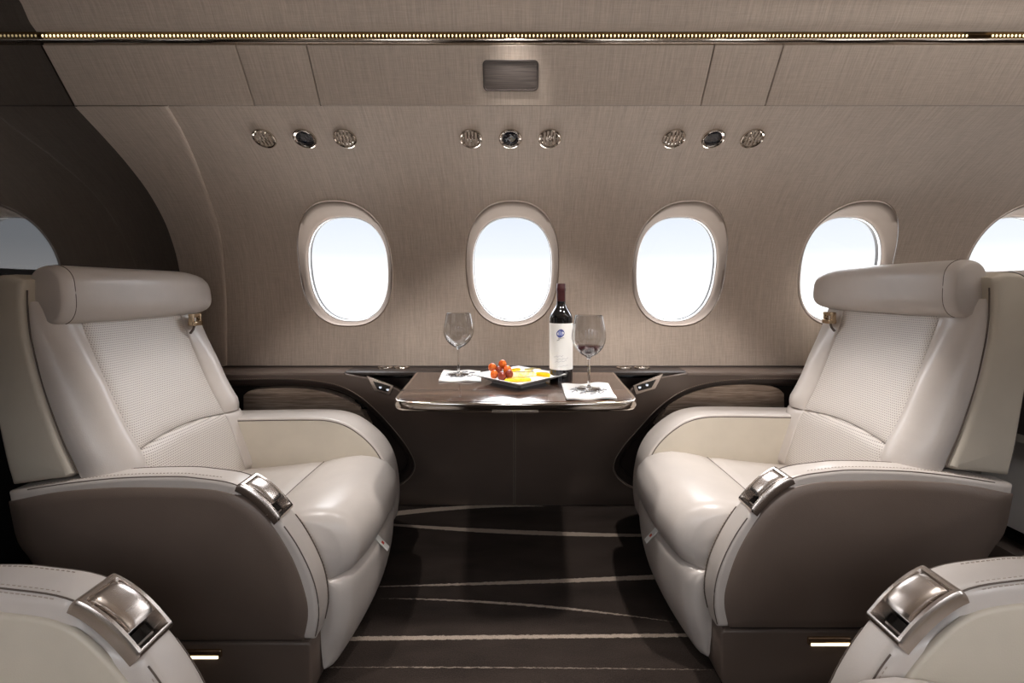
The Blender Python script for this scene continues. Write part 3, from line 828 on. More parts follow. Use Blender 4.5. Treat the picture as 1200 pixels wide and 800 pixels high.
for j in range(5):
    for i in range(n+1): a = -a0+2*a0*i/n; z = .0365+(.183-.0365)*j/4; V.append((.0374*math.sin(a), -.0374*math.cos(a), z))
for j in range(4):
    for i in range(n): q = j*(n+1)+i; Fc.append((q, q+1, q+n+2, q+n+1))
lab = mk('paper_label', V, Fc, 'paper', r)
def decal(nm, pts, mat, rad=.0377, par=None):   # pts (arc, z) closed
    c = (sum(p[0] for p in pts)/len(pts), sum(p[1] for p in pts)/len(pts))
    V = wrap([(p[0]/.0374, p[1]) for p in pts], rad)+wrap([(c[0]/.0374, c[1])], rad)
    mk(nm, V, [(i, (i+1) % len(pts), len(pts)) for i in range(len(pts))], mat, par or lab)
ang0 = -.006
decal('emblem', [(ang0+.0115*math.cos(2*PI*k/28)*(1+.12*math.cos(4*PI*k/28))+.002*math.sin(2*PI*k/28), .152+.0135*math.sin(2*PI*k/28)) for k in range(28)], 'blue')
decal('emblem_face', [(ang0-.002+.0045*math.cos(2*PI*k/20), .153+.0085*math.sin(2*PI*k/20)+.001*math.sin(6*PI*k/20)) for k in range(20)], 'paleblue', .0379)
decal('emblem_face', [(ang0+.0045+.0028*math.cos(2*PI*k/20), .151+.0065*math.sin(2*PI*k/20)) for k in range(20)], 'paleblue', .0379)
def scrib(z, xa, xb, amp, mat, rr, seed):
    rnd = random.Random(seed); n = 22; P = []
    for k in range(n+1):
        t = k/n; x = xa+(xb-xa)*t; P.append((.0377*math.sin(x/.0374), -.0377*math.cos(x/.0374), z+amp*math.sin(t*17+seed)*(.5+.5*rnd.random())+.004*(t-.5)))
    return tube(P, rr, 4)
mk('script_line', *join(scrib(.137, -.013, .006, .0008, '', .0005, 1), scrib(.131, -.018, -.008, .0006, '', .0005, 2)), 'ink', lab)
mk('signature', *join(scrib(.080, -.028, .002, .0022, '', .00035, 3), scrib(.072, -.018, .020, .0018, '', .00035, 4), scrib(.064, -.024, .014, .0015, '', .00035, 5), scrib(.05, -.012, .02, .0008, '', .0003, 6)), 'greyink', lab)

# plate: square, corners pointing forward
pcx, pcy = .016, 1.388
r = empty('serving_plate', (pcx, pcy, ZT_)); tag(r, 'square white porcelain plate with raised rim in the table centre', 'plate')
def sqr(half, corner, n=6):
    o = []
    P = rrect(half, half, corner, n)
    c, s = math.cos(PI/4), math.sin(PI/4)
    return [(p[0]*c-p[1]*s, p[0]*s+p[1]*c) for p in P]
def lift(P, z, cor=0):
    o = []
    for x, y in P:
        d = max(abs(x), abs(y)); o.append((x, y, z+cor*max(0, (d-.09)/.055)**2))
    return o
loops = [lift(sqr(.058, .012), .0), lift(sqr(.062, .012), .0), lift(sqr(.066, .010), .006), lift(sqr(.1045, .004), .0175, .006), lift(sqr(.106, .004), .0195, .006), lift(sqr(.104, .004), .0205, .006), lift(sqr(.084, .008), .0145), lift(sqr(.078, .012), .0105), lift(sqr(.06, .012), .010), lift(sqr(.02, .005), .010)]
mk('dish', *loft(loops), 'porcelain', r, ang=50)
gz = ZT_+.0105
# grapes
gp = [(577, 430.5, 5.6, 0), (589, 427, 5.8, 0), (594.5, 433.5, 5.8, 0), (579, 438.5, 5.6, 0), (588, 440.5, 6.0, 1), (596.5, 438.5, 5.6, 1), (584.5, 434, 5.4, 1)]
glab = ['orange-red grape at the upper left of the bunch', 'orange-red grape at the very top of the bunch', 'orange-red grape at the upper right of the bunch', 'orange grape at the lower left of the bunch', 'dark red grape at the bottom front of the bunch', 'dark red grape at the lower right of the bunch', 'dark grape in the middle of the bunch']
gyd = [1.385, 1.40, 1.385, 1.365, 1.352, 1.362, 1.385]
for (px, py, rp, dk), lb, Y in zip(gp, glab, gyd):
    p = at(px, py, Y); rad = rp*Y/F*.86
    V, Fc = lathe([(rad*math.sin(PI*k/12)+1e-5, rad*1.12*(-math.cos(PI*k/12))) for k in range(13)], 20)
    o = mk('grape', V, Fc, 'grape_dark' if dk else 'grape'); 
    o.location = (p[0], Y, max(p[2], gz+rad)); o.rotation_euler = (random.uniform(-.6, .6), random.uniform(-.6, .6), 0)
    tag(o, lb, 'grape', 'red grapes on the plate')
st = [(at(584, 428, 1.39)), (at(589, 434, 1.38)), (at(598, 436, 1.375))]
o = mk('grape_stem', *tube([(a[0]-st[1][0], a[1]-st[1][1], a[2]-st[1][2]) for a in st], .0016), M['zebra']); o.location = st[1]; tag(o, 'thin stalk among the red grapes on the plate', 'stalk'); o.name = 'stalk'
# fruit and cheese
def wedge(px, py, ln, wd, ht, rot, mat, name, label, cat):
    x, y, z = onz(px, py, gz)
    P = []
    for k in range(18):
        t = PI*k/17; P.append((ln*math.cos(t), wd*math.sin(t)))
    V, Fc = slabG(P, 0, ht, .001, ht*.45, lambda u, v, t: (u, v, t), 3)
    o = mk(name, V, Fc, mat); o.location = (x, y, gz+.0004); o.rotation_euler = (0, 0, rot); tag(o, label, cat)
    return o
wedge(607, 447.5, .042, .026, .010, .25, 'mango', 'fruit_slice', 'bright yellow fruit slice at the front of the plate beside the grapes', 'fruit slice')
wedge(614, 441.5, .040, .024, .016, .1, 'cheese', 'cheese_slice', 'pale yellow cheese slice in the middle of the plate', 'cheese')
wedge(635, 441.5, .028, .026, .012, -.6, 'mango', 'fruit_slice', 'yellow fruit slice at the right of the plate', 'fruit slice')
wedge(624, 437.5, .032, .02, .016, .3, 'cheese', 'cheese_slice', 'pale cheese slice at the back right of the plate', 'cheese')
wedge(604, 437.0, .03, .02, .013, .9, 'mango', 'fruit_slice', 'yellow fruit slice at the back of the plate behind the grapes', 'fruit slice')

# ------------------------------------------------------------------ seats
SO = (-.80, 1.28)
N_Y0, N_Y1 = .985, 1.046             # aisle arm
F_Y0, F_Y1 = 1.448, 1.575            # window arm
def seat(loc, sx, sy, label, group, back=0.0, outer='brown', hz=0.0):
    root = empty('cabin_seat', (loc[0], loc[1], 0)); tag(root, label, 'seat', group)
    def bk(v):                       # extra recline about the hinge
        if not back: return v
        x, y, z = v; c, s = math.cos(back), math.sin(back); dx, dz = x+.90, z-.45
        return (-.90+dx*c+dz*s, y, .45-dx*s+dz*c)
    def xf(v):
        return ((v[0]-SO[0])*sx, (v[1]-SO[1])*sy, v[2])
    def part(nm, VF, mat, parent=root, ang=40, uv=None, b=False, lab=None):
        V = [bk(v) for v in VF[0]] if b else VF[0]
        o = mk(nm, V, VF[1], mat, parent, xf=xf, ang=ang, uv=uv, merge=(1e-6 if uv is None else 0))
        if lab: o['label'] = lab
        return o
    # ---------- aisle armrest
    top = [(-1.127, .478), (-1.013, .497), (-.888, .511), (-.761, .515), (-.699, .511), (-.625, .499), (-.5725, .470), (-.520, .416), (-.476, .352), (-.443, .277), (-.433, .207), (-.443, .148)]
    T = catmull(top, 5)
    bk_edge = [(-.97, .148), (-1.064, .313), (-1.102, .367), (-1.118, .434)]
    A = [Vector((p[0], 0, p[1])) for p in T]
    i0 = min(range(len(A)), key=lambda i: (A[i]-Vector((-.610, 0, .495))).length)
    i1 = min(range(len(A)), key=lambda i: (A[i]-Vector((-.519, 0, .414))).length)
    T2 = []
    for i, p in enumerate(T):
        if i0+1 <= i <= i1-1:
            d = (A[i+1]-A[i-1]).normalized(); k_ = min(.03, .011+.004*min(i-i0, i1-i)*1.5); T2.append((p[0]+d.z*k_, p[1]-d.x*k_))
        else: T2.append(p)
    arm = T2+catmull(bk_edge, 3)
    armrest = part('armrest', slabY(arm, N_Y0, N_Y1, .012, .016, 5), 'cream')
    pt = [(-1.121, .458), (-1.013, .479), (-.888, .489), (-.761, .489), (-.661, .4835), (-.597, .463), (-.54, .411), (-.4905, .3315), (-.463, .256), (-.456, .205), (-.466, .150)]
    P = catmull(pt, 5)+catmull([(-.97, .150), (-1.062, .313), (-1.100, .367), (-1.1165, .434)], 3)
    c = (-.78, .33)
    loops = [[(p[0], N_Y0+.010, p[1]) for p in P], [(p[0], N_Y0+.0005, p[1]) for p in P], [(p[0], N_Y0-.003, p[1]) for p in inset(P, .003)]]
    for k in range(1, 9):
        t = k/8*.97
        loops.append([(p[0]+(c[0]-p[0])*t, N_Y0-.003-.010*(1-(1-t)**2), p[1]+(c[1]-p[1])*t) for p in inset(P, .003)])
    part('side_panel', loft(loops), outer if outer else 'beige', ang=60, lab='dark brown leather panel' if outer == 'brown' else None)
    # corner piping seam
    sm = [(p[0]-.001, N_Y0+.0035, p[1]-.0035) for p in T[2:-1]]
    for q_ in (sm[:i0-1], sm[i1-1:]): part('seam', tube(q_, .0012), 'seam', armrest)
    tin = inset_open(T, .0)
    part('stitching', dashes([(p[0], N_Y0+.0125, p[1]+.0004) for p in T[2:24]], .0008), 'thread', armrest)
    sm2 = [(p[0]-.001, N_Y1-.006, p[1]-.0022) for p in T[2:-1]]
    for q_ in (sm2[:i0-1], sm2[i1-1:]): part('seam', tube(q_, .0012), 'seam', armrest)
    for q_ in (0, 1):
        part('stitching', dashes([(p[0]-.0007, N_Y1-.0015-.010*q_, p[1]-.0040*(1-q_)-.0008*q_) for p in T[8:i0-1]], .0008), 'thread', armrest)
        part('stitching', dashes([(p[0]-.0012, N_Y1-.0015-.010*q_, p[1]-.0040*(1-q_)-.0008*q_) for p in T[i1+2:-4]], .0008), 'thread', armrest)
    # inner face panel of the aisle arm
    Pi = inset(T+catmull(bk_edge, 3), .030)
    part('inner_panel', slabY(Pi, N_Y1-.004, N_Y1+.006, .002, .005, 3), 'beige')
    part('socket', loft([[(-.722+rr*math.cos(2*PI*k/20), N_Y1+h_, .452+rr*math.sin(2*PI*k/20)) for k in range(20)] for rr, h_ in ((.011, .005), (.011, .008), (.008, .0085), (.007, .0065))]), 'gloss_black')
    # ---------- console in the arm front
    A = [Vector((p[0], 0, p[1])) for p in T]
    # cumulative arclength
    S_ = [0]
    for i in range(1, len(A)): S_.append(S_[-1]+(A[i]-A[i-1]).length)
    def along(s):
        s = min(max(s, 0), S_[-1]); i = 0
        while i < len(S_)-2 and S_[i+1] < s: i += 1
        t = (s-S_[i])/(S_[i+1]-S_[i]); p = A[i].lerp(A[i+1], t)
        a = A[max(0, i-2)].lerp(A[max(1, i-1)], t); b_ = A[min(len(A)-2, i+2)].lerp(A[min(len(A)-1, i+3)], t); d = (b_-a).normalized()
        return p, Vector((-d.z, 0, d.x)) if d.x > 0 and -d.z*0+d.x > 0 else Vector((-d.z, 0, d.x))
    i0 = min(range(len(A)), key=lambda i: (A[i]-Vector((-.610, 0, .495))).length)
    i1 = min(range(len(A)), key=lambda i: (A[i]-Vector((-.519, 0, .414))).length)
    s0, s1 = S_[i0], S_[i1]
    ya, yb = N_Y0-.0025, N_Y1+.0015
    def cons(u, v, h):
        p, n = along(s0+(s1-s0)*u); q = p+n*h; return (q.x, ya+(yb-ya)*v, q.z)
    def sst(a, b_, x):
        t = min(1, max(0, (x-a)/(b_-a))); return t*t*(3-2*t)
    V, Fc = [], []
    nu, nv = 44, 26
    def hgt(u, v):
        cav = sst(.10, .13, u)*(1-sst(.90, .93, u))*sst(.12, .17, v)*(1-sst(.83, .88, v))
        deep = sst(.70, .74, u)*(1-sst(.88, .92, u))*sst(.16, .22, v)*(1-sst(.78, .84, v))
        base = .0045+.001*math.sin(PI*u)
        return base-.010*cav-.016*deep
    rows = []
    for i in range(nu+1):
        u = i/nu
        row = []
        crn = .004*(1-min(1, min(u, 1-u)/.03))
        row.append(cons(u, 0, -.014)); row.append(cons(u, 0, -.002-crn)); row.append(cons(u, .02, .0022-crn))
        for j in range(nv+1):
            v = .05+.90*j/nv; row.append(cons(u, v, hgt(u, v)-crn))
        row.append(cons(u, .98, .0022-crn)); row.append(cons(u, 1, -.002-crn)); row.append(cons(u, 1, -.014))
        rows.append(row)
    V, Fc = loft(rows, cap=False, closed=False)
    rowsn = len(rows[0])
    Fc.append(tuple(range(rowsn))); Fc.append(tuple(nu*rowsn+j for j in range(rowsn))[::-1])
    con = part('control_console', (V, Fc), 'nickel', ang=35)
    rows = []
    for i in range(21):
        u = .125+(.70-.125)*i/20
        e = min(1, min(i, 20-i)/1.5)
        arch = .0050+.0035*math.sin(PI*min(1, i/20*.8+.1)) + .003*(i/20)
        row = [cons(u, .165, -.003), cons(u, .165, arch-.006*1), cons(u, .19, arch-.0018*(2-e)), cons(u, .26, arch-.0012*(1-e))]
        row += [cons(u, .26+.48*k/6, arch-.0012*(1-e)+.0006*math.sin(PI*k/6)) for k in range(1, 6)]
        row += [cons(u, .74, arch-.0012*(1-e)), cons(u, .81, arch-.0018*(2-e)), cons(u, .835, arch-.006), cons(u, .835, -.003)]
        rows.append(row)
    V, Fc = loft(rows, cap=True, closed=True)
    part('lever', (V, Fc), 'nickel', con, ang=35)
    # dark slot beneath the lever
    sl = [cons(u, v, -.0195) for u, v in ((.745, .24), (.875, .24), (.875, .76), (.745, .76))]
    sl2 = [cons(u, v, -.014) for u, v in ((.745, .24), (.875, .24), (.875, .76), (.745, .76))]
    part('slot', loft([sl, sl2]), 'gloss_black', con)
    # ---------- window armrest
    ft = [(-1.06, .503), (-.80, .508), (-.66, .509), (-.60, .505), (-.55, .491), (-.51, .468), (-.47, .435), (-.437, .395), (-.414, .345), (-.401, .28), (-.398, .21), (-.405, .148)]
    FT = catmull(ft, 5)
    farm = FT+[(-.90, .148), (-1.06, .30)]
    wa = part('armrest', slabY(farm, F_Y0, F_Y1, .007, .03, 5), 'cream')
    fp = inset(farm, .0095)
    part('inner_panel', slabY(fp, F_Y0-.002, F_Y0+.004, .002, .001, 3), 'beige')
    part('seam', tube([(p[0], F_Y0-.0002, p[1]) for p in inset(farm, .0080)[1:len(FT)-1]], .0016), 'seam', wa)
    # ---------- base
    pb = [(-1.08, .004), (-.462, .004), (-.455, .02), (-.455, .125), (-.462, .133), (-1.08, .133)]
    plinth = part('plinth', slabY(pb, N_Y0+.012, 1.545, .006, .006, 3), 'brown' if outer else 'brown', lab='dark brown leather plinth')
    part('shadow_gap', box(-1.0, -.48, N_Y0+.02, 1.53, .130, .152, .002), 'matte')
    part('pull_handle', box(-.755, -.655, N_Y0+.006, N_Y0+.020, .103, .121, .003), 'gold', plinth)
    part('handle_light', box(-.752, -.660, N_Y0+.0045, N_Y0+.010, .1035, .1095, .001), 'handle_lit', plinth)
    # ---------- seat cushion
    cy0, cy1 = N_Y1+.004, F_Y0+.002
    prof = [(-.93, .352), (-.80, .362), (-.70, .372), (-.645, .379), (-.618, .380), (-.611, .375), (-.604, .381), (-.575, .389), (-.53, .397), (-.48, .402), (-.43, .397), (-.39, .381), (-.362, .352), (-.352, .318), (-.357, .284), (-.372, .256), (-.40, .242), (-.60, .235), (-.93, .235)]
    loops = []
    ny = 26
    for j in range(ny+1):
        t = -1+2*j/ny
        yy = (cy0+cy1)/2+(cy1-cy0)/2*math.sin(t*PI/2)**1 if 0 else (cy0+cy1)/2+(cy1-cy0)/2*(math.copysign(1-(1-abs(t))**1.6, t))
        e = abs(yy-(cy0+cy1)/2)/((cy1-cy0)/2)
        drop = .018*max(0, (e-.80)/.20)**2.2+.006*e*e
        fr = .028*e**2.4+.030*max(0, (e-.86)/.14)**2
        lp = []
        for (X, Z) in prof:
            k = max(0, (X+.62)/.27); kk = min(1, max(0, (Z-.235)/.10))
            lp.append((X-fr*min(1, k)-0.0, yy, Z-drop*kk))
        loops.append(lp)
    sc = part('seat_cushion', loft(loops), 'cream', ang=50)
    # crease line across the cushion
    mid = (cy0+cy1)/2
    part('seam', tube([(-.611, cy0+(cy1-cy0)*k/20, .3755-.004*((k-10)/10)**2-(.014 if k in (0, 20) else 0)) for k in range(1, 20)], .0014), 'seam', sc)
    # front edge side stitching on the cushion end
    # ---------- leg rest
    lp_ = [(-.378, .243), (-.366, .225), (-.365, .19), (-.370, .14), (-.384, .085), (-.404, .045), (-.420, .030), (-.436, .032), (-.450, .05), (-.455, .14), (-.455, .235), (-.41, .2445)]
    L0 = catmull(lp_, 3, True)
    loops = []
    ly0, ly1 = N_Y1-.002, F_Y0+.012
    for j in range(21):
        t = -1+2*j/20; yy = (ly0+ly1)/2+(ly1-ly0)/2*(math.copysign(1-(1-abs(t))**1.6, t)); e = abs(yy-(ly0+ly1)/2)/((ly1-ly0)/2)
        fr = .030*e**2.2+.018*max(0, (e-.88)/.12)**2
        loops.append([(X-fr*min(1, max(0, (X+.45)/.06)), yy, Z+.006*max(0, (e-.9)/.1)*(1 if Z < .1 else -1 if Z > .22 else 0)) for X, Z in L0])
    lr = part('leg_rest', loft(loops), 'cream', ang=50)
    part('seam', tube([(-.4355, ly0+.010, .232), (-.431, ly0+.008, .16), (-.440, ly0+.009, .08)], .0013), 'seam', lr)
    # care tag hanging from the joint
    ty = 1.222
    c0 = Vector((-.357, ty, .255)); tg = part('fabric_tag', loft([[(-.380, ty+a, .252), (-.345, ty+a, .214), (-.3455, ty+a, .213), (-.382, ty+a, .250)] for a in (-.010, .010)]), 'paper')
    tg.name = 'fabric_tag'
    part('tag_mark', loft([[(-.3605+dx, ty+a*.8, .2309+dz) for dx, dz in ((-.003, .0033), (.003, -.0033), (.0036, -.0027), (-.0024, .0039))] for a in (-.005, .0045)]), 'red', tg)
    # ---------- backrest
    BC = pchip(sorted([(.34, -.860), (.37, -.866), (.42, -.884), (.50, -.914), (.54, -.932), (.60, -.966), (.70, -1.012), (.84, -1.068), (.93, -1.098)]))
    def cushion(nm, ya, yb, za, zb, off, H, mat, px=10, warp=None, parent=root, pw=8, lab=None):
        """pillow patch on the back surface; off(v) forward offset; ya/yb may be functions of z"""
        nu, nv = 22, 26; front = []; uvs = []; bkv = []
        def tt(k, n): 
            t = -1+2*k/n; return math.copysign(1-(1-abs(t))**1.7, t)
        for j in range(nv+1):
            w = tt(j, nv)
            for i in range(nu+1):
                u = tt(i, nu)
                z_a = za(u) if callable(za) else za; z_b = zb(u) if callable(zb) else zb
                z = z_a+(z_b-z_a)*(w+1)/2
                y0_ = ya(z) if callable(ya) else ya; y1_ = yb(z) if callable(yb) else yb
                y = y0_+(y1_-y0_)*(u+1)/2
                h = H*((1-abs(u)**pw)*(1-abs(w)**pw))**.5
                X = BC(z)+off(y, z)+h
                front.append((X, y, z-h*.35)); uvs.append((y, z*1.08)); bkv.append((BC(z)+off(y, z)-.02, y, z))
        V = front+bkv; m_ = (nu+1)*(nv+1); Fc = []
        for j in range(nv):
            for i in range(nu):
                q = j*(nu+1)+i; Fc.append((q, q+1, q+nu+2, q+nu+1)); Fc.append((m_+q, m_+q+nu+1, m_+q+nu+2, m_+q+1))
        rim = [i for i in range(nu+1)]+[(j+1)*(nu+1)-1 for j in range(1, nv+1)]+[nv*(nu+1)+i for i in range(nu-1, -1, -1)]+[j*(nu+1) for j in range(nv-1, 0, -1)]
        for a, b_ in zip(rim, rim[1:]+rim[:1]): Fc.append((a, m_+a, m_+b_, b_))
        return part(nm, (V, Fc), mat, parent, ang=60, uv=uvs+uvs, b=True, lab=lab)
    pyA, pyB = 1.092, 1.418
    seamz = lambda u: .528+.016*(1-u*u)
    dish = lambda y, z: -.006*(1-((y-1.255)/.165)**2)
    cushion('upper_back_panel', pyA-.003, pyB+.003, lambda u: seamz(u)+.0008, .93, dish, .012, 'perf', lab='perforated cream leather panel')
    cushion('lower_back_panel', pyA-.003, pyB+.003, .335, lambda u: seamz(u)-.0008, dish, .014, 'perf', lab='perforated cream leather panel')
    def bolster(y_in, y_out, s):
        zbk = .531 if s > 0 else .470
        # upper bolster: swept section
        def secn(z, za, zb, low=False):
            x = BC(z); cr = (.030-.020*min(1, max(0, (z-.70)/.14))) if not low else .014
            t = (z-za)/(zb-za)
            e = 1.0
            if z > zb-.02: e = 1
            w = y_out-y_in
            pts = [(x-.03, y_in), (x+.004, y_in), (x+.60*cr, y_in+w*.12), (x+cr, y_in+w*.34), (x+cr*.80, y_in+w*.60), (x+cr*.25-.004, y_in+w*.82), (x-.020, y_in+w*.96), (x-.042, y_out), (x-.06, y_out-w*.02), (x-.06, y_in)]
            return pts
        def build(nm, za, zb, low):
            n_ = 22; loops = []
            for k in range(n_+1):
                z = za+(zb-za)*k/n_
                pts = secn(z, za, zb, low)
                base = BC(z)-.02
                sh = 1.0
                kk = min(k, n_-k)
                if kk == 0: sh = .72
                elif kk == 1: sh = .93
                else: sh = 1
                if not low and k < 6: sh *= 1+.10*(1-k/6) if kk > 1 else 1
                C_ = catmull(pts[:8], 3)+pts[8:]
                loops.append([(base+(p[0]-base)*sh, p[1], z) for p in C_])
            return part(nm, loft(loops), 'cream', ang=50, b=True)
        build('side_bolster', zbk+.001, .90, False)
        build('lower_bolster', .345, zbk, True)
    bolster(pyA+.001, 1.000, -1); bolster(pyB-.001, 1.522, 1)
    # shell
    fr = [(-1.10, .950), (-1.100, .90), (-1.094, .83), (-1.076, .75), (-1.052, .67), (-1.020, .585), (-.996, .532), (-.988, .514)]
    bkp = [(-1.125, .488), (-1.142, .55), (-1.165, .66), (-1.188, .78), (-1.198, .88), (-1.190, .935), (-1.165, .958), (-1.13, .962)]
    shellP = catmull(fr, 4)+[(-1.000, .5045), (-1.05, .499)]+catmull(bkp, 4)
    sh = part('back_shell', slabY(shellP, .992, 1.525, .014, .014, 4), 'beige', b=True)
    bc = catmull(bkp, 4)
    part('back_cover', slabY(bc[2:-1]+[(p[0]-.008, p[1]) for p in bc[2:-1]][::-1], 1.004, 1.513, .002, .002, 2), 'roll', b=True, lab='dark leather back cover')
    # piping along the shell
    pip = [(p[0]+.004, 1.000, p[1]) for p in catmull(fr, 4)[2:]]
    part('seam', tube(pip, .0016), 'seam', sh, b=True)
    part('stitching', dashes([(p[0]-.004, .9985, p[1]) for p in catmull(fr, 4)[3:]], .0008), 'thread', sh, b=True)
    lowb = [(-1.12, .40), (-.90, .40), (-.89, .50), (-.93, .52), (-1.12, .52)]
    part('back_core', slabY([(-1.06, .20), (-.90, .20), (-.885, .36), (-.93, .50), (-1.08, .50)], 1.052, 1.44, .01, .01, 3), 'cream')
    # ---------- headrest
    hp = [(-1.038, .925), (-1.036, .885), (-1.045, .858), (-1.064, .845), (-1.088, .846), (-1.106, .862), (-1.116, .90), (-1.119, .945), (-1.110, .973), (-1.088, .985), (-1.062, .979), (-1.044, .958)]
    HP = catmull(hp, 4, True)
    loops = []
    hy0, hy1 = 1.020, 1.535
    hc = (-1.078, .912+hz); HP = [(p[0], p[1]+hz) for p in HP]
    K = 8
    ys = [(hy0+.0, .84), (hy0+.002, .89), (hy0+.006, .94), (hy0+.014, .98), (hy0+.028, 1.0), (hy0+.030, .992), (hy0+.033, 1.0)]
    ys += [(hy0+.06+(hy1-.07-hy0-.06)*k/8, 1.0) for k in range(9)]
    ys = [q for q in ys if q[0] < hy1-.10]+[(hy1-.095, .99), (hy1-.07, .965), (hy1-.045, .92), (hy1-.025, .86), (hy1-.010, .77), (hy1-.002, .66), (hy1, .5)]
    for y, s in ys:
        mid = 1-abs((y-1.28)/.26)**2
        z2 = .886+hz
        if y > 1.42: loops.append([(hc[0]+(p[0]-hc[0])*(.4+.6*s)+.004*mid, y, z2+(p[1]-z2)*s) for p in HP])
        else: loops.append([(hc[0]+(p[0]-hc[0])*s+.004*mid, y, hc[1]+(p[1]-hc[1])*s) for p in HP])
    hr = part('headrest', loft(loops), 'cream', ang=50, b=True)
    part('seam', tube([(p[0]*1+0, hy0+.0305, p[1]) for p in [(hc[0]+(q[0]-hc[0])*1.0, hc[1]+(q[1]-hc[1])*1.0) for q in HP[-18:]+HP[:14]]], .0012), 'seam', hr, b=True)
    # ---------- belt guide at the far shoulder
    bx_, by_, bz_ = -1.026, 1.432, .815
    part('belt_guide', join(box(bx_-.010, bx_+.004, by_-.022, by_+.024, bz_+.022, bz_+.034, .003), box(bx_-.012, bx_+.012, by_-.020, by_+.018, bz_-.004, bz_+.010, .003), box(bx_-.01, bx_+.006, by_-.021, by_-.013, bz_-.004, bz_+.034, .003), box(bx_-.01, bx_+.006, by_+.013, by_+.021, bz_-.004, bz_+.034, .003)), 'gold', b=True)
    part('belt_strap', tube([(bx_-.02, by_, bz_+.02), (bx_+.004, by_-.010, bz_-.001), (bx_+.003, by_-.016, bz_-.016), (bx_-.006, by_-.016, bz_-.028)], .004), 'seam', b=True)
    return root
def inset_open(C, d): return C

seatL = seat((SO[0], SO[1]), 1, 1, 'cream leather cabin seat on the left facing right, dark brown side panel', 'cream club seats')
seatR = seat((.828, SO[1]+.036), -1, 1, 'cream leather cabin seat on the right facing left, dark brown side panel', 'cream club seats', back=.03, hz=.010)
seatFL = seat((SO[0], 2*.8305-SO[1]), 1, -1, 'foreground cream seat at the bottom left corner, only its arm in view', 'cream club seats')
seatFR = seat((.833, 2*.8305-SO[1]+.020), -1, -1, 'foreground cream seat at the bottom right corner, arm and cushion in view', 'cream club seats')
# next seat behind the right one, facing away
def copy_tree(o, parent=None):
    c = o.copy(); COL.objects.link(c); c.parent = parent
    for ch in o.children: copy_tree(ch, c)
    return c
b_ = copy_tree(seatL); b_.location = (SO[0]+2.58, SO[1], 0)
b_['label'] = 'cream seat behind the right seat, only a sliver at the right edge'
b_['group'] = 'cream club seats'

# ------------------------------------------------------------------ lights
def spot(loc, tgt, power, ang, blend, rad, col, nm):
    d = bpy.data.lights.new(nm, 'SPOT'); d.energy = power; d.spot_size = math.radians(ang); d.spot_blend = blend; d.shadow_soft_size = rad; d.color = col
    o = bpy.data.objects.new(nm, d); COL.objects.link(o); o.location = loc
    o.rotation_euler = (Vector(tgt)-Vector(loc)).to_track_quat('-Z', 'Y').to_euler(); return o
def downlight(x, y, z, label, power, tgt, ang=80):
    r = empty('ceiling_light', (x, y, z)); tag(r, label, 'ceiling light')
    mk('trim_ring', *lathe([(.030, .012), (.034, .0), (.031, -.004), (.026, -.002), (.024, .010)], 32), 'chrome', r)
    mk('lens', *lathe([(.0005, .004), (.024, .004), (.024, .006), (.0005, .006)], 24), 'lamp', r)
    spot((x, y, z-.008), tgt, power, ang, .5, .028, (1, .95, .91), 'reading_spot')
downlight(-.62, .98, E+.795, 'round ceiling light above the left seat, out of view', 26, (-.50, 1.28, .38), 62)
downlight(.62, .98, E+.795, 'round ceiling light above the right seat, out of view', 48, (.50, 1.28, .38), 62)
downlight(0.0, .98, E+.795, 'round ceiling light above the table, out of view', 24, (.02, 1.40, .64), 60)
# fill light added to brighten the cabin: a long diffuser set into the ceiling
r = empty('fill_light_panel', (0.6, YC, E+.842)); tag(r, 'long diffuse fill light added over the aisle, out of view', 'ceiling light')
mk('fill_diffuser', *box(.2, 2.7, -.10, .10, -.004, .006, .003), plain('fill_diffuser', (1, 1, 1, 1), .5, emit=(1, .95, .90, 1), es=2.55), r)

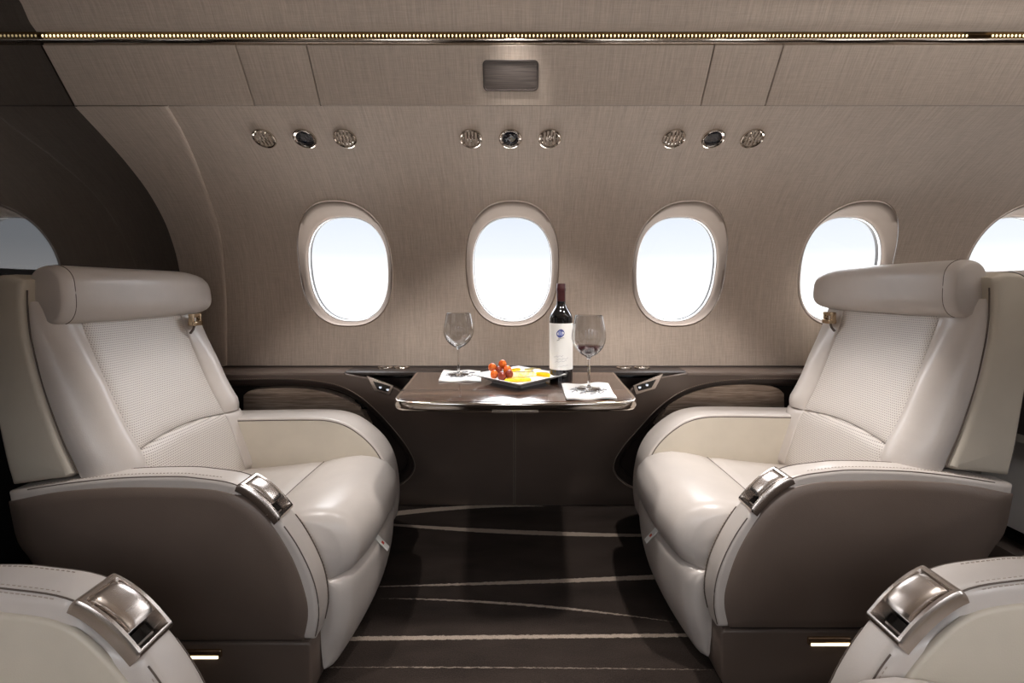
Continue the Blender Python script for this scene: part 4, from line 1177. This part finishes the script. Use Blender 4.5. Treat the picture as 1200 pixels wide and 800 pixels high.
# sky
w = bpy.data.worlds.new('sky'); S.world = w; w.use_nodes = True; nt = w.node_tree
bg = nt.nodes['Background']; tc = N(nt, 'ShaderNodeTexCoord'); sp = N(nt, 'ShaderNodeSeparateXYZ')
L(nt, tc.outputs['Generated'], sp.inputs[0])
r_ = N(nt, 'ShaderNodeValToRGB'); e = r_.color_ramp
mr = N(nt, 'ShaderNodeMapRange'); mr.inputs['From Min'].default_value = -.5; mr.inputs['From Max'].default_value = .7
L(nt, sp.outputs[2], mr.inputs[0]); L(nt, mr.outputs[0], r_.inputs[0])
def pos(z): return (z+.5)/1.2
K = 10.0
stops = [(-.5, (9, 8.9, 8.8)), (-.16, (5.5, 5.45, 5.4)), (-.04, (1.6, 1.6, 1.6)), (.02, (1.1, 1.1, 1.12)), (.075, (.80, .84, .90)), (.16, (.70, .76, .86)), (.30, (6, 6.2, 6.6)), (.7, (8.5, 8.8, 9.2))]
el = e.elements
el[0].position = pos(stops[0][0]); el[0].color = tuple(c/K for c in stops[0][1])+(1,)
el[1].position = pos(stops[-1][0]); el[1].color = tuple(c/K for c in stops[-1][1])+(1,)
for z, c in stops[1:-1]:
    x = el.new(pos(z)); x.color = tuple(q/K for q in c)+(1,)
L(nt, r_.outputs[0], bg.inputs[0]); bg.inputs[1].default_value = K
# portals at the windows (they only guide sampling of the sky)
for mir in (False, True):
    for wx in WX:
        d = bpy.data.lights.new('window_portal', 'AREA'); d.shape = 'RECTANGLE'; d.size = .30; d.size_y = .40
        d.cycles.is_portal = True
        o = bpy.data.objects.new('window_portal', d); COL.objects.link(o)
        y = AC.y+.065; o.location = (wx, y if not mir else 2*YC-y, AC.z)
        n = -AN if not mir else Vector((0, AN.y, -AN.z))
        o.rotation_euler = n.to_track_quat('-Z', 'Y').to_euler()

# ------------------------------------------------------------------ camera
cam = bpy.data.cameras.new('camera'); co = bpy.data.objects.new('camera', cam); COL.objects.link(co)
cam.sensor_width = 36; cam.lens = F/1200*36; cam.clip_start = .02
co.location = (0, 0, E); co.rotation_euler = (PI/2, 0, 0)
cam.shift_x = -(CX-600)/1200; cam.shift_y = -(400-CY)/1200
S.camera = co
S.view_settings.view_transform = 'Standard'; S.view_settings.look = 'None'; S.view_settings.gamma = 1; S.view_settings.use_curve_mapping = False
S.view_settings.exposure = .28
